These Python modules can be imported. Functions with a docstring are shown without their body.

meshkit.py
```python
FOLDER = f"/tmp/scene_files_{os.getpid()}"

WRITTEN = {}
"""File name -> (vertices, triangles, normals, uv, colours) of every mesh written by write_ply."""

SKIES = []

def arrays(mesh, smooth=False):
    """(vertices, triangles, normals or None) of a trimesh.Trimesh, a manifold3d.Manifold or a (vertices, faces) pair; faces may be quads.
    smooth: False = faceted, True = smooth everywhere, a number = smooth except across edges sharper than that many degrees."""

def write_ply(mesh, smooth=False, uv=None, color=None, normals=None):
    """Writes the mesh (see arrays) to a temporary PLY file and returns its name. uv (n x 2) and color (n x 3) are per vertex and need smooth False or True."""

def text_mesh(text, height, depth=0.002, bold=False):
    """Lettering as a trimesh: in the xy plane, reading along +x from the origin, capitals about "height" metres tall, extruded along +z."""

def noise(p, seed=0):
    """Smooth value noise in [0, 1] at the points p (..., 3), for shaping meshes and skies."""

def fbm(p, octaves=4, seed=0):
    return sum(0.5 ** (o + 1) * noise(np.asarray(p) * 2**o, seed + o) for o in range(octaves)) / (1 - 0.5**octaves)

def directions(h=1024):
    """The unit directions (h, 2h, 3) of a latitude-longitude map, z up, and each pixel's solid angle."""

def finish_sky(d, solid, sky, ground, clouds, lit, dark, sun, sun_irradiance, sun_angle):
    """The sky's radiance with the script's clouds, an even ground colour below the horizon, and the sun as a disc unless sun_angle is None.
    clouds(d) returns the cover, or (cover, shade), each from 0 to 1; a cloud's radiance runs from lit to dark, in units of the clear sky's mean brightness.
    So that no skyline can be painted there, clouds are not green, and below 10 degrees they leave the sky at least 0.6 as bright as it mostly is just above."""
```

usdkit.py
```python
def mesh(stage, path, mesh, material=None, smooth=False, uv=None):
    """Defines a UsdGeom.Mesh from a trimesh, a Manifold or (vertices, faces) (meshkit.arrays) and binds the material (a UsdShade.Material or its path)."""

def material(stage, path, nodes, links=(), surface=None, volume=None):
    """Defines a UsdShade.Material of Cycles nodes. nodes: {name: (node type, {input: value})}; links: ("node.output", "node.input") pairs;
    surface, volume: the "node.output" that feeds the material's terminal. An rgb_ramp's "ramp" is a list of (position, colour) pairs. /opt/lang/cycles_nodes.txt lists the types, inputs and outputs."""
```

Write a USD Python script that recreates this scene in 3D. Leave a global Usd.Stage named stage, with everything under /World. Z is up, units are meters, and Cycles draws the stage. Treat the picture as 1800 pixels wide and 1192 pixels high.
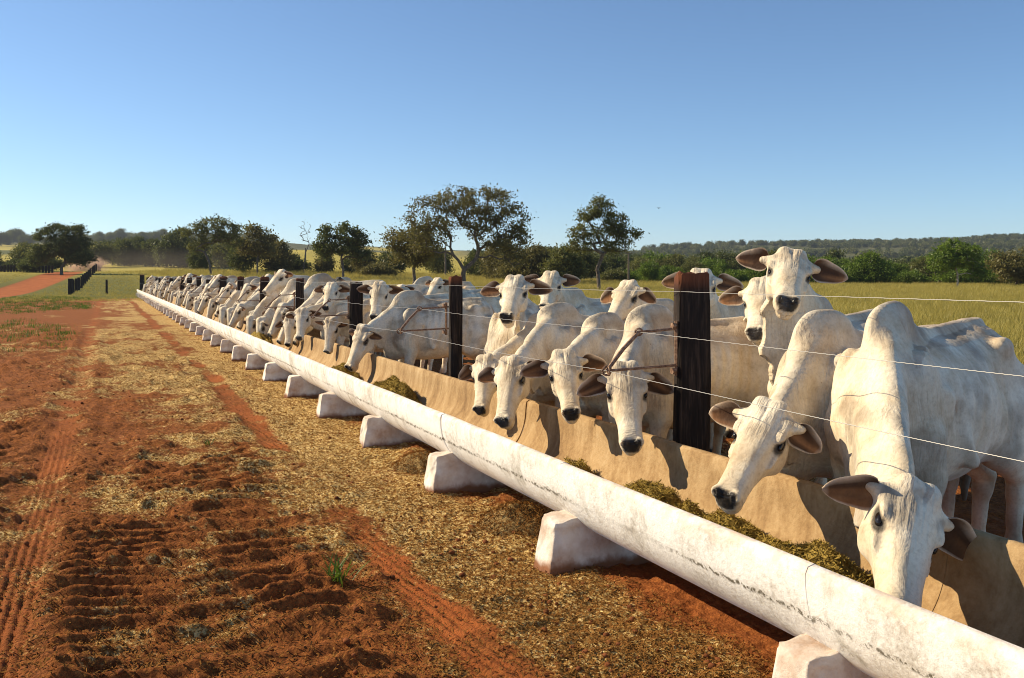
import math, random, numpy as np, trimesh, usdkit, meshkit
from pxr import Usd, UsdGeom, UsdLux, UsdShade, Gf, Sdf, Vt
from shapely.geometry import Polygon

stage = Usd.Stage.CreateInMemory()
UsdGeom.SetStageUpAxis(stage, UsdGeom.Tokens.z)
UsdGeom.SetStageMetersPerUnit(stage, 1.0)
UsdGeom.Xform.Define(stage, '/World')
UsdGeom.Scope.Define(stage, '/World/Looks')

# ------------------------------------------------------------------ camera, sky, sun, exposure
EYE, FPX, PX0, PY0 = 1.6, 1600.0, 900.0, 487.0          # eye height, focal length and horizon in photo pixels
cam = UsdGeom.Camera.Define(stage, '/World/camera')
cam.CreateHorizontalApertureAttr(36.0)
cam.CreateVerticalApertureAttr(36.0 * 1192 / 1800)
cam.CreateFocalLengthAttr(36.0 * FPX / 1800)
cam.CreateVerticalApertureOffsetAttr(-36.0 * (596 - PY0) / 1800)
cam.CreateClippingRangeAttr(Gf.Vec2f(0.1, 20000))
UsdGeom.Xformable(cam).AddTranslateOp().Set(Gf.Vec3d(0, 0, EYE))
UsdGeom.Xformable(cam).AddRotateXOp().Set(90.0)
cam.CreateExposureAttr(0.68)

SUN_AZ, SUN_EL = math.radians(-75.0), math.radians(33.0)  # azimuth from +y towards +x: the sun stands to the left
SUN = np.array([math.sin(SUN_AZ) * math.cos(SUN_EL), math.cos(SUN_AZ) * math.cos(SUN_EL), math.sin(SUN_EL)])
sky_mat = usdkit.material(stage, '/World/Looks/sky_material', {
    's': ('sky_texture', {'sky_type': 'single_scattering', 'sun_disc': False, 'sun_elevation': SUN_EL, 'sun_rotation': SUN_AZ,
                          'altitude': 600.0, 'air_density': 0.9, 'aerosol_density': 0.12, 'ozone_density': 4.5}),
    't': ('mix_color', {'blend_type': 'multiply', 'fac': 1.0, 'b': (.90, 1.0, 1.02), 'use_clamp_result': False, 'use_clamp': True}),
    'b': ('background_shader', {'strength': 0.086})}, [('s.color', 't.a'), ('t.result', 'b.color')], surface='b.background')
dome = UsdLux.DomeLight.Define(stage, '/World/sky')
UsdShade.MaterialBindingAPI.Apply(dome.GetPrim()).Bind(sky_mat)
dome.GetPrim().SetCustomDataByKey('label', 'clear blue sky paling towards the horizon')
dome.GetPrim().SetCustomDataByKey('category', 'sky')
dome.GetPrim().SetCustomDataByKey('kind', 'structure')
sun = UsdLux.DistantLight.Define(stage, '/World/sun')
sun.CreateIntensityAttr(1.25); sun.CreateAngleAttr(0.5); sun.CreateNormalizeAttr(True); sun.CreateColorAttr(Gf.Vec3f(1.0, 0.86, 0.62))
_z = Gf.Vec3d(*map(float, SUN)); _x = Gf.Cross(Gf.Vec3d(0, 0, 1), _z).GetNormalized(); _y = Gf.Cross(_z, _x)
UsdGeom.Xformable(sun).AddTransformOp().Set(Gf.Matrix4d(_x[0], _x[1], _x[2], 0, _y[0], _y[1], _y[2], 0, _z[0], _z[1], _z[2], 0, 0, 0, 0, 1))

# ------------------------------------------------------------------ helpers
rng = np.random.default_rng(7)
T = Sdf.ValueTypeNames
COUNT = {}

def numbered(name, parent='/World'):
    k = COUNT.get((parent, name), 0)
    COUNT[(parent, name)] = k + 1
    return f'{parent}/{name}' if k == 0 else f'{parent}/{name}_{k:03d}'

def tag(prim, label=None, cat=None, group=None, kind=None):
    p = prim.GetPrim() if hasattr(prim, 'GetPrim') else prim
    for k, v in (('label', label), ('category', cat), ('group', group), ('kind', kind)):
        if v is not None:
            p.SetCustomDataByKey(k, v)
    return prim

def put(prim, loc=(0, 0, 0), rz=0.0, scale=1.0, rx=0.0):
    x = UsdGeom.Xformable(prim)
    x.AddTranslateOp().Set(Gf.Vec3d(*map(float, loc)))
    if rz: x.AddRotateZOp().Set(float(rz))
    if rx: x.AddRotateXOp().Set(float(rx))
    if np.ndim(scale) or scale != 1.0:
        s = np.broadcast_to(scale, 3); x.AddScaleOp().Set(Gf.Vec3f(*map(float, s)))
    return prim

def thing(name, label, cat, loc=(0, 0, 0), rz=0.0, scale=1.0, group=None, kind=None):
    x = UsdGeom.Xform.Define(stage, numbered(name))
    put(x, loc, rz, scale)
    tag(x, label, cat, group, kind)
    return x

def copy(src, label, cat=None, loc=(0, 0, 0), rz=0.0, scale=1.0, group=None):
    """an instanceable copy of a thing with its parts"""
    src = src.GetPrim() if hasattr(src, 'GetPrim') else src
    name = src.GetName().rsplit('_', 1)[0] if src.GetName()[-3:].isdigit() else src.GetName()
    x = UsdGeom.Xform.Define(stage, numbered(name))
    x.GetPrim().GetReferences().AddInternalReference(src.GetPath())
    x.ClearXformOpOrder()
    for a in ('xformOp:translate', 'xformOp:rotateZ', 'xformOp:scale', 'xformOp:rotateX'):
        pass
    xf = UsdGeom.Xformable(x)
    m = Gf.Matrix4d().SetScale(Gf.Vec3d(*map(float, np.broadcast_to(scale, 3)))) * Gf.Matrix4d().SetRotate(Gf.Rotation(Gf.Vec3d(0, 0, 1), float(rz))) * Gf.Matrix4d().SetTranslate(Gf.Vec3d(*map(float, loc)))
    xf.MakeMatrixXform().Set(m)
    x.GetPrim().SetInstanceable(True)
    tag(x, label, cat, group)
    return x

def obj(name, mesh, mat, parent=None, smooth=False, uv=None, label=None):
    path = numbered(name, str(parent.GetPath()) if parent is not None else '/World')
    m = usdkit.mesh(stage, path, mesh, mat, smooth=smooth, uv=uv)
    if label: m.GetPrim().SetCustomDataByKey('label', label)
    return m

def obj_raw(name, v, f, n, mat, parent=None, primvars=None):
    """mesh with given vertex normals and vertex primvars {name: array}"""
    path = numbered(name, str(parent.GetPath()) if parent is not None else '/World')
    m = UsdGeom.Mesh.Define(stage, path)
    m.CreatePointsAttr(Vt.Vec3fArray.FromNumpy(np.ascontiguousarray(v, np.float32)))
    f = np.asarray(f)
    m.CreateFaceVertexCountsAttr(Vt.IntArray.FromNumpy(np.full(len(f), f.shape[1], np.int32)))
    m.CreateFaceVertexIndicesAttr(Vt.IntArray.FromNumpy(np.ascontiguousarray(f, np.int32).ravel()))
    m.CreateSubdivisionSchemeAttr('none')
    if n is not None:
        m.CreateNormalsAttr(Vt.Vec3fArray.FromNumpy(np.ascontiguousarray(n, np.float32))); m.SetNormalsInterpolation('vertex')
    for k, a in (primvars or {}).items():
        a = np.asarray(a, np.float32)
        if a.ndim == 2:
            UsdGeom.PrimvarsAPI(m).CreatePrimvar(k, T.Color3fArray, 'vertex').Set(Vt.Vec3fArray.FromNumpy(np.ascontiguousarray(a)))
        else:
            UsdGeom.PrimvarsAPI(m).CreatePrimvar(k, T.FloatArray, 'vertex').Set(Vt.FloatArray.FromNumpy(np.ascontiguousarray(a)))
    if mat is not None:
        UsdShade.MaterialBindingAPI.Apply(m.GetPrim()).Bind(mat)
    return m

def mat(name, nodes, links, surface='p.BSDF', volume=None):
    return usdkit.material(stage, f'/World/Looks/{name}', nodes, links, surface=surface, volume=volume)

def sstep(a, b, x):
    t = np.clip((np.asarray(x, float) - a) / (b - a), 0, 1)
    return t * t * (3 - 2 * t)

def unit(v):
    v = np.asarray(v, float)
    return v / max(np.linalg.norm(v), 1e-9)

def noise2(x, y, seed=0):
    """smooth value noise in [0, 1] on the plane"""
    i, j = np.floor(x).astype(np.int64), np.floor(y).astype(np.int64)
    u, v = (x - i).astype(np.float32), (y - j).astype(np.float32)
    u = u * u * (3 - 2 * u); v = v * v * (3 - 2 * v)
    def hsh(a, b):
        k = (a * 374761393 + b * 668265263 + seed * 144665 + 1013904223) & 0xFFFFFFFF
        k = ((k ^ (k >> 13)) * 1274126177) & 0xFFFFFFFF
        return (((k ^ (k >> 16)) & 0xFFFFFF) / 16777215.0).astype(np.float32)
    a0 = hsh(i, j); a1 = hsh(i + 1, j); b0 = hsh(i, j + 1); b1 = hsh(i + 1, j + 1)
    a0 = a0 + (a1 - a0) * u; b0 = b0 + (b1 - b0) * u
    return (a0 + (b0 - a0) * v).astype(float)

def fbm2(x, y, scale, octaves=3, seed=0):
    x, y = np.broadcast_arrays(np.asarray(x, float) * scale, np.asarray(y, float) * scale)
    return sum(.5 ** (o + 1) * noise2(x * 2 ** o + 7.3 * o, y * 2 ** o, seed + o) for o in range(octaves)) / (1 - .5 ** octaves)

# the trough runs along U from near right to far left; t along it, d to its right (towards the cattle)
TH = math.atan((PX0 - 188.0) / FPX)
CT, ST = math.cos(TH), math.sin(TH)
def TD(t, d): return -np.asarray(t) * ST + np.asarray(d) * CT, np.asarray(t) * CT + np.asarray(d) * ST
def to_td(x, y): return -np.asarray(x) * ST + np.asarray(y) * CT, np.asarray(x) * CT + np.asarray(y) * ST
def at_y(px, py, y): return np.array([(px - PX0) / FPX * y, y, EYE - (py - PY0) / FPX * y])
def y_of(px, d): return FPX * d / (CT * (px - 188.0))
def at_d(px, py, d): return at_y(px, py, y_of(px, d))

def tube(path, radii, sides=6, closed_ends=True):
    """(v, f) of a tube along path"""
    path = np.asarray(path, float); n = len(path)
    radii = np.broadcast_to(radii, n)
    tan = np.gradient(path, axis=0); tan /= np.maximum(np.linalg.norm(tan, axis=1, keepdims=True), 1e-9)
    ref = np.array([0, 0, 1.0]) if abs(tan[:, 2]).mean() < .8 else np.array([1.0, 0, 0])
    a = np.cross(tan, ref); a /= np.maximum(np.linalg.norm(a, axis=1, keepdims=True), 1e-9)
    b = np.cross(tan, a)
    ang = np.arange(sides) * 2 * np.pi / sides
    v = (path[:, None] + radii[:, None, None] * (np.cos(ang)[None, :, None] * a[:, None] + np.sin(ang)[None, :, None] * b[:, None])).reshape(-1, 3)
    i = np.arange(n - 1)[:, None] * sides; j = np.arange(sides)[None]; k = (j + 1) % sides
    q = np.stack([i + j, i + sides + j, i + sides + k, i + k], -1).reshape(-1, 4)
    f = np.vstack([q[:, [0, 1, 2]], q[:, [0, 2, 3]]])
    if closed_ends:
        c0 = len(v); v = np.vstack([v, path[:1], path[-1:]])
        jj = np.arange(sides); kk = (jj + 1) % sides
        f = np.vstack([f, np.stack([np.full(sides, c0), jj, kk], 1), np.stack([np.full(sides, c0 + 1), (n - 1) * sides + kk, (n - 1) * sides + jj], 1)])
    return v, f

def join(parts):
    vs, fs, o = [], [], 0
    for v, f in parts:
        vs.append(v); fs.append(np.asarray(f) + o); o += len(v)
    return np.vstack(vs), np.vstack(fs)
# ------------------------------------------------------------------ ground: one sheet from the feet to the horizon
_PX = [-2500, -900, 0, 150, 300, 450, 540, 650, 760, 1000, 1075, 1200, 1400, 1600, 1800, 2300, 4500]
_Y2 = [431, 430, 429, 428, 427, 430, 438, 440, 446, 450, 449, 442, 434, 429, 422, 414, 412]       # far ridge at 1500 m
_Y1 = [440, 440, 437, 438, 440, 440, 438, 442, 452, 462, 470, 474, 476, 478, 478, 478, 478]       # nearer slope at 600 m
_Y0 = [478, 478, 477, 477, 478, 480, 481, 482, 486, 494, 496, 498, 500, 501, 502, 503, 503]       # field's far edge at 170 m
def terrain(x, y):
    x, y = np.asarray(x, float), np.asarray(y, float)
    r = np.hypot(x, y); px = PX0 + FPX * x / np.maximum(y, .25 * r + 1e-6)
    h0, h1, h2 = (EYE - (np.interp(px, _PX, t) - PY0) / FPX * d for t, d in ((_Y0, 170.), (_Y1, 600.), (_Y2, 1500.)))
    yy = np.maximum(y, .25 * r)
    h = h0 * sstep(78, 170, yy) + (h1 - h0) * np.clip((yy - 170) / 430, 0, 1) ** 1.3 + (h2 - h1) * sstep(600, 1500, yy) - 60 * sstep(1700, 5000, yy)
    h = h + (fbm2(x, y, 1 / 260., 3, 5) - .5) * 14 * sstep(350, 900, yy) + (fbm2(x, y, 1 / 60., 3, 6) - .5) * 1.6 * sstep(90, 300, yy)
    return h

def track(d, c, w):
    return np.exp(-((d - c) / w) ** 4)

def soil(x, y):
    """relief of the yard and its masks: (height, straw, red packed track, dark clods)"""
    t, d = to_td(x, y)
    near = sstep(45, 18, t)
    wob = .10 * (fbm2(t, d * 0, .16, 2, 31) - .5)
    n1 = fbm2(x, y, .9, 4, 1); n2 = fbm2(x, y, 4.5, 4, 2); n3 = fbm2(x, y, 15., 3, 3)
    # wheel track at the left, with fine lengthwise ribs
    edge = .05 * (fbm2(x, y, 2.5, 3, 30) - .5)
    tl = track(d + edge, -.43 + wob, .125) * (.75 + .25 * sstep(.38, .52, fbm2(t, d, .5, 2, 7) + .1)); tr = track(d + edge, 1.47 + wob * 1.3, .125) * sstep(.36, .52, fbm2(t, d * .3, .62, 3, 8) + .03)
    ribs = (.5 + .5 * np.cos((d - wob) * 2 * np.pi / .048)) ** 2
    # slanting lug marks that a tractor left, fading in and out
    wv = .30 * (fbm2(x, y, .8, 3, 9) - .5)
    ph = (t * .93 + (d - .4) * .20 + wv) * np.pi / .14; phb = (t * .86 - (d - .4) * .12 + wv * 1.5) * np.pi / .20
    wA = sstep(.62, .22, d + .6 * (fbm2(t, d, .6, 2, 17) - .5))
    lug = wA * (.5 + .5 * np.cos(2 * ph + .6 * np.sin(2 * ph))) ** 1.5 + (1 - wA) * 1.15 * (.5 + .5 * np.cos(2 * phb + .6 * np.sin(2 * phb))) ** 1.4
    lm = sstep(-.30, -.16, d) * sstep(1.5, .85, d + .5 * (fbm2(t, d, .8, 3, 14) - .5)) * np.clip(.25 + 1.1 * sstep(.40, .58, fbm2(t, d, .55, 3, 12) + .12 * sstep(11, 5, t)), 0, 1) * sstep(16, 9, t) 
    ph2 = (t * .75 - d * .55 + .35 * (fbm2(x, y, .7, 3, 19) - .5)) * 2 * np.pi / .21
    lm2 = sstep(-.62, -.8, d) * np.clip(.2 + sstep(.38, .52, fbm2(t, d, .4, 3, 13)), 0, 1)
    clod = np.maximum(n2 - .50, 0) * 2.2
    n4 = fbm2(x, y, 38., 2, 4)
    h = (n1 - .5) * .13 + (n2 - .5) * .060 + (n3 - .5) * .026 + (n4 - .5) * .014
    h = h * (1 - .55 * np.maximum(tl, tr))
    h = h * (1 - .75 * lm)
    h = h + .050 * lm * (lug - .4) * (.35 + 1.2 * n1) + .012 * lm * (n3 - .5) + .05 * lm2 * (.5 + .5 * np.cos(ph2 + .6 * np.sin(ph2))) ** 1.5 * (.4 + n1) + .05 * clod * sstep(2.1, 1.0, d) * (1 - np.maximum(tl, tr))
    h = h + tl * (.004 - .015 * ribs) - .012 * tl + tr * (-.012 - .010 * (.5 + .5 * np.cos((d + t * .12) * 2 * np.pi / .055)) ** 2)
    h = h + .03 * np.exp(-((d + .16) / .07) ** 2) * n1 + .02 * np.exp(-((d + .70) / .08) ** 2)
    h = h + .05 * sstep(2.5, 2.75, d) * 0
    # chaff and straw: thick along the trough, patchy in the middle
    big = fbm2(t * .55, d * 1.3, .75, 4, 21); fine = fbm2(x, y, 3.2, 4, 22)
    straw = np.interp(d, [-9, -3, -.9, -.3, .15, .6, 1.1, 1.35, 1.5, 1.72, 1.95, 2.3, 2.7, 3.4, 9], [.04, .12, .20, .32, .46, .62, .68, .62, .55, .80, .92, .92, .66, .38, .3])
    straw = straw + (big - .5) * 1.25 + (fine - .5) * .9 + (fbm2(x, y, 11., 3, 24) - .5) * .5
    straw = straw - .36 * sstep(7.2, 4.0, t) * sstep(1.9, .9, d) - .34 * lm
    straw = np.clip(straw - .42 * tr * (.6 + n2) - .25 * tl * sstep(.5, .4, big), 0, 1)
    straw = np.clip((straw - .08) / .84, 0, 1)
    # bare earth right under the trough's edge, near the viewer
    straw = straw * (1 - .8 * sstep(5.8, 4.4, t + .5 * (big - .5)) * sstep(2.25, 2.5, d + .3 * (fine - .5)))
    red = np.clip(np.maximum(tr * .75 * sstep(.38, .60, fbm2(x, y, 2.2, 3, 33) + .06), tl * .62) * sstep(.25, .6, n2 + .1) + .35 * sstep(6.5, 4.2, t) * sstep(.8, 1.5, d) * sstep(.45, .55, big), 0, 1)
    return h * near, straw, red, lm

_fine = np.arange(math.radians(-31), math.radians(21), .0017)
_th = np.concatenate([np.radians(np.linspace(-180, -35, 40)), np.radians(np.arange(-34, -31, .4)), _fine, np.radians(np.arange(21.2, 45, .45)), np.radians(np.linspace(46, 176, 36))])
_r = [.02, .6, 1.2, 1.8, 2.3, 2.8, 3.2]
while _r[-1] < 9.5: _r.append(_r[-1] * 1.0031)
while _r[-1] < 42: _r.append(_r[-1] * 1.006)
while _r[-1] < 5200: _r.append(_r[-1] * 1.03)
_r = np.array(_r)
_R, _TH = np.meshgrid(_r, _th, indexing='ij')
gx, gy = _R * np.sin(_TH), _R * np.cos(_TH)
gh, gstraw, gred, glug = soil(gx, gy)
gz = terrain(gx, gy) + gh
nr, nt = gx.shape
_i = np.arange(nr - 1)[:, None] * nt; _j = np.arange(nt)[None]; _k = (_j + 1) % nt
gq = np.stack([_i + _j, _i + _k, _i + nt + _k, _i + nt + _j], -1).reshape(-1, 4)[:, ::-1]
gt, gd = to_td(gx, gy)
# where grass grows: the pasture behind the cattle, the verge on the left, everything far
verge = sstep(.42, .64, fbm2(gx, gy, .12, 3, 41) + .25 * sstep(24, 48, gt) * sstep(-.9, -4, gd) - .35 * sstep(-.4, .6, gd)) * sstep(13, 26, gt) * sstep(-.8, -2.2, gd)
ggrass = np.clip(np.maximum.reduce([sstep(7.0, 9.5, gd + 1.5 * (fbm2(gx, gy, .5, 3, 42) - .5)), sstep(66, 80, gt + 6 * (fbm2(gx, gy, .2, 2, 43) - .5)), verge * .3, sstep(-14, -30, gd)]), 0, 1)
# the dirt road to the left
road_c = np.interp(gt, [-20, 30, 60, 94, 120, 167, 200], [-13, -11.6, -10.4, -9.3, -8.4, -6.4, -5.0])
groad = np.exp(-((gd - road_c) / (1.5 + .008 * gt)) ** 6) * sstep(14, 30, gt) * sstep(190, 165, gt)
ggrass = ggrass * (1 - groad)
gz = gz - .10 * groad
# field colours far away: a fresh green strip and drier slopes
gpx = PX0 + FPX * gx / np.maximum(gy, .25 * _R + 1e-6)
ggreen = .85 * sstep(8, 2, gd) * sstep(190, 120, gt) + sstep(420, 500, gy) * sstep(760, 680, gy) * sstep(180, 60, gpx)
gforest = np.clip(sstep(760, 980, gy) * sstep(.30, .52, fbm2(gx, gy, 1 / 150., 4, 51) + .16 * sstep(900, 1100, gpx)) + sstep(170, 210, gy) * sstep(950, 1050, gpx), 0, 1)
gm = (gx.ravel(), gy.ravel(), gz.ravel())
ground_mat = mat('ground_earth', {
    'st': ('attribute', {'attribute': 'straw'}), 're': ('attribute', {'attribute': 'red'}), 'gr': ('attribute', {'attribute': 'grass'}), 'gn': ('attribute', {'attribute': 'green'}), 'fo': ('attribute', {'attribute': 'forest'}), 'ro': ('attribute', {'attribute': 'road'}),
    'g': ('geometry', {}),
    'n1': ('noise_texture', {'scale': 1.1, 'detail': 8.0, 'roughness': .62}), 'n2': ('noise_texture', {'scale': 30.0, 'detail': 8.0, 'roughness': .78}),
    'chm': ('mapping', {'rotation': (0, 0, .4), 'scale': (1, 1, 1)}),
    'ch': ('voronoi_texture', {'scale': 75.0, 'randomness': 1.0}), 'ch2': ('voronoi_texture', {'scale': 38.0, 'randomness': 1.0}),
    'soil': ('rgb_ramp', {'ramp': [(0.30, (.055, .017, .006)), (.45, (.185, .058, .015)), (.58, (.34, .115, .028)), (.74, (.50, .20, .055))]}),
    'redc': ('rgb_ramp', {'ramp': [(.3, (.24, .064, .016)), (.7, (.42, .125, .032))]}),
    'chc': ('rgb_ramp', {'ramp': [(0, (.14, .055, .014)), (.35, (.33, .175, .045)), (.65, (.54, .345, .115)), (1, (.76, .56, .25))]}),
    'chs': ('separate_color', {}),
    'grc': ('rgb_ramp', {'ramp': [(.3, (.20, .165, .026)), (.5, (.34, .27, .045)), (.7, (.47, .38, .08))]}),
    'gn1': ('noise_texture', {'scale': .035, 'detail': 5.0, 'roughness': .6}), 'gn2': ('noise_texture', {'scale': 3.0, 'detail': 5.0, 'roughness': .7}), 'gmix': ('math', {'math_type': 'multiply_add', 'value2': .5, 'value3': .0}), 'gadd': ('math', {'math_type': 'multiply_add', 'value2': .5}),
    'fc': ('rgb_ramp', {'ramp': [(.3, (.03, .04, .012)), (.55, (.085, .085, .03)), (.72, (.22, .165, .07))]}), 'fn': ('noise_texture', {'scale': .12, 'detail': 6.0, 'roughness': .7}),
    'mask': ('math', {'math_type': 'multiply_add', 'value2': 1.0}), 'msub': ('math', {'math_type': 'multiply_add', 'value2': 1.9, 'value3': -.95}), 'mclamp': ('map_range', {'range_type': 'smoothstep', 'from_min': .30, 'from_max': .70, 'clamp': True}),
    'm1': ('mix_color', {}), 'm2': ('mix_color', {}), 'm3': ('mix_color', {}), 'm4': ('mix_color', {'b': (.075, .08, .016)}), 'm5': ('mix_color', {}), 'm6': ('mix_color', {}),
    'gbk': ('math', {'math_type': 'multiply_add', 'value2': 1.0}), 'gb2': ('map_range', {'range_type': 'smoothstep', 'from_min': .40, 'from_max': .65, 'clamp': True}),
    'hsum': ('math', {'math_type': 'multiply_add', 'value2': .35}),
    'b1': ('bump', {'strength': 1.0, 'distance': .022}), 'b2': ('bump', {'strength': .7, 'distance': .03}),
    'p': ('principled_bsdf', {'roughness': .95, 'specular_ior_level': .1})},
    [('g.position', 'n1.vector'), ('g.position', 'n2.vector'), ('g.position', 'chm.vector'), ('chm.vector', 'ch.vector'), ('chm.vector', 'ch2.vector'), ('n2.fac', 'soil.fac'), ('n1.fac', 'redc.fac'), ('ch.color', 'chs.color'), ('chs.r', 'chc.fac'),
     ('n2.fac', 'msub.value1'), ('st.fac', 'mask.value1'), ('msub.value', 'mask.value3'), ('mask.value', 'mclamp.value'),
     ('re.fac', 'm1.fac'), ('soil.color', 'm1.a'), ('redc.color', 'm1.b'), ('ro.fac', 'm5.fac'), ('m1.result', 'm5.a'), ('redc.color', 'm5.b'),
     ('mclamp.result', 'm2.fac'), ('m5.result', 'm2.a'), ('chc.color', 'm2.b'),
     ('g.position', 'gn1.vector'), ('g.position', 'gn2.vector'), ('gn1.fac', 'gmix.value1'), ('gn2.fac', 'gadd.value1'), ('gmix.value', 'gadd.value3'), ('gadd.value', 'grc.fac'),
     ('gr.fac', 'gbk.value1'), ('msub.value', 'gbk.value3'), ('gbk.value', 'gb2.value'),
     ('gn.fac', 'm4.fac'), ('grc.color', 'm4.a'), ('gb2.result', 'm3.fac'), ('m2.result', 'm3.a'), ('m4.result', 'm3.b'),
     ('g.position', 'fn.vector'), ('fn.fac', 'fc.fac'), ('fo.fac', 'm6.fac'), ('m3.result', 'm6.a'), ('fc.color', 'm6.b'), ('m6.result', 'p.base_color'),
     ('ch.distance', 'hsum.value1'), ('n2.fac', 'hsum.value3'), ('hsum.value', 'b1.height'), ('b1.normal', 'p.normal')])
_v = np.stack(gm, 1)
_g = obj_raw('ground', _v, gq, None, ground_mat, None, {'straw': (gstraw * sstep(90, 60, gt)).ravel(), 'red': gred.ravel(), 'grass': ggrass.ravel(), 'green': ggreen.ravel(), 'forest': gforest.ravel(), 'road': groad.ravel()})
_g.CreateNormalsAttr(Vt.Vec3fArray.FromNumpy(meshkit.arrays((_v, gq), True)[2].astype(np.float32))); _g.SetNormalsInterpolation('vertex')
tag(_g, 'red earth yard strewn with chaff running into pasture and distant hills', 'ground', kind='structure')
def ground_z(x, y):
    return terrain(x, y) + soil(x, y)[0]
# ------------------------------------------------------------------ cattle: one continuous skin each, from a smoothly blended distance field
def nets(F, lo, h):
    """surface nets of F<0 on a grid with spacing h: vertices, quads, normals"""
    s = F < 0
    nx, ny, nz = F.shape
    c = np.zeros((nx - 1, ny - 1, nz - 1), np.int8)
    for i, j, k in np.ndindex(2, 2, 2):
        c += s[i:nx - 1 + i, j:ny - 1 + j, k:nz - 1 + k]
    act = np.nonzero((c > 0) & (c < 8))
    idx = np.full(c.shape, -1, np.int32); idx[act] = np.arange(len(act[0]))
    val = {}
    for i, j, k in np.ndindex(2, 2, 2):
        val[i, j, k] = F[act[0] + i, act[1] + j, act[2] + k]
    acc = np.zeros((len(act[0]), 3)); cnt = np.zeros(len(act[0]))
    corners = list(np.ndindex(2, 2, 2))
    for a in corners:
        for ax in range(3):
            if a[ax]: continue
            b = list(a); b[ax] = 1; b = tuple(b)
            va, vb = val[a], val[b]
            m = (va < 0) != (vb < 0)
            t = va[m] / (va[m] - vb[m])
            p = np.tile(np.array(a, float), (m.sum(), 1)); p[:, ax] = t
            acc[m] += p; cnt[m] += 1
    p = acc / cnt[:, None]
    g = np.zeros_like(p)
    for a in corners:
        for ax in range(3):
            g[:, ax] += val[a] * (1 if a[ax] else -1)
    n = g / np.maximum(np.linalg.norm(g, axis=1, keepdims=True), 1e-9)
    v = lo + h * (np.stack(act, 1) + p)
    quads = []
    for ax in range(3):
        a1, a2 = (ax + 1) % 3, (ax + 2) % 3
        sl0 = [slice(None)] * 3; sl1 = [slice(None)] * 3
        sl0[ax] = slice(0, -1); sl1[ax] = slice(1, None)
        e = s[tuple(sl0)] != s[tuple(sl1)]
        e = np.array(np.nonzero(e)).T
        e = e[(e[:, a1] > 0) & (e[:, a2] > 0) & (e[:, a1] < F.shape[a1] - 1) & (e[:, a2] < F.shape[a2] - 1)]
        flip = ~s[tuple(e.T)]
        o1 = np.zeros(3, int); o1[a1] = 1
        o2 = np.zeros(3, int); o2[a2] = 1
        q = np.stack([idx[tuple((e - o1 - o2).T)], idx[tuple((e - o2).T)], idx[tuple(e.T)], idx[tuple((e - o1).T)]], 1)
        q[flip] = q[flip][:, ::-1]
        quads.append(q)
    return v, np.vstack(quads), n

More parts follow.
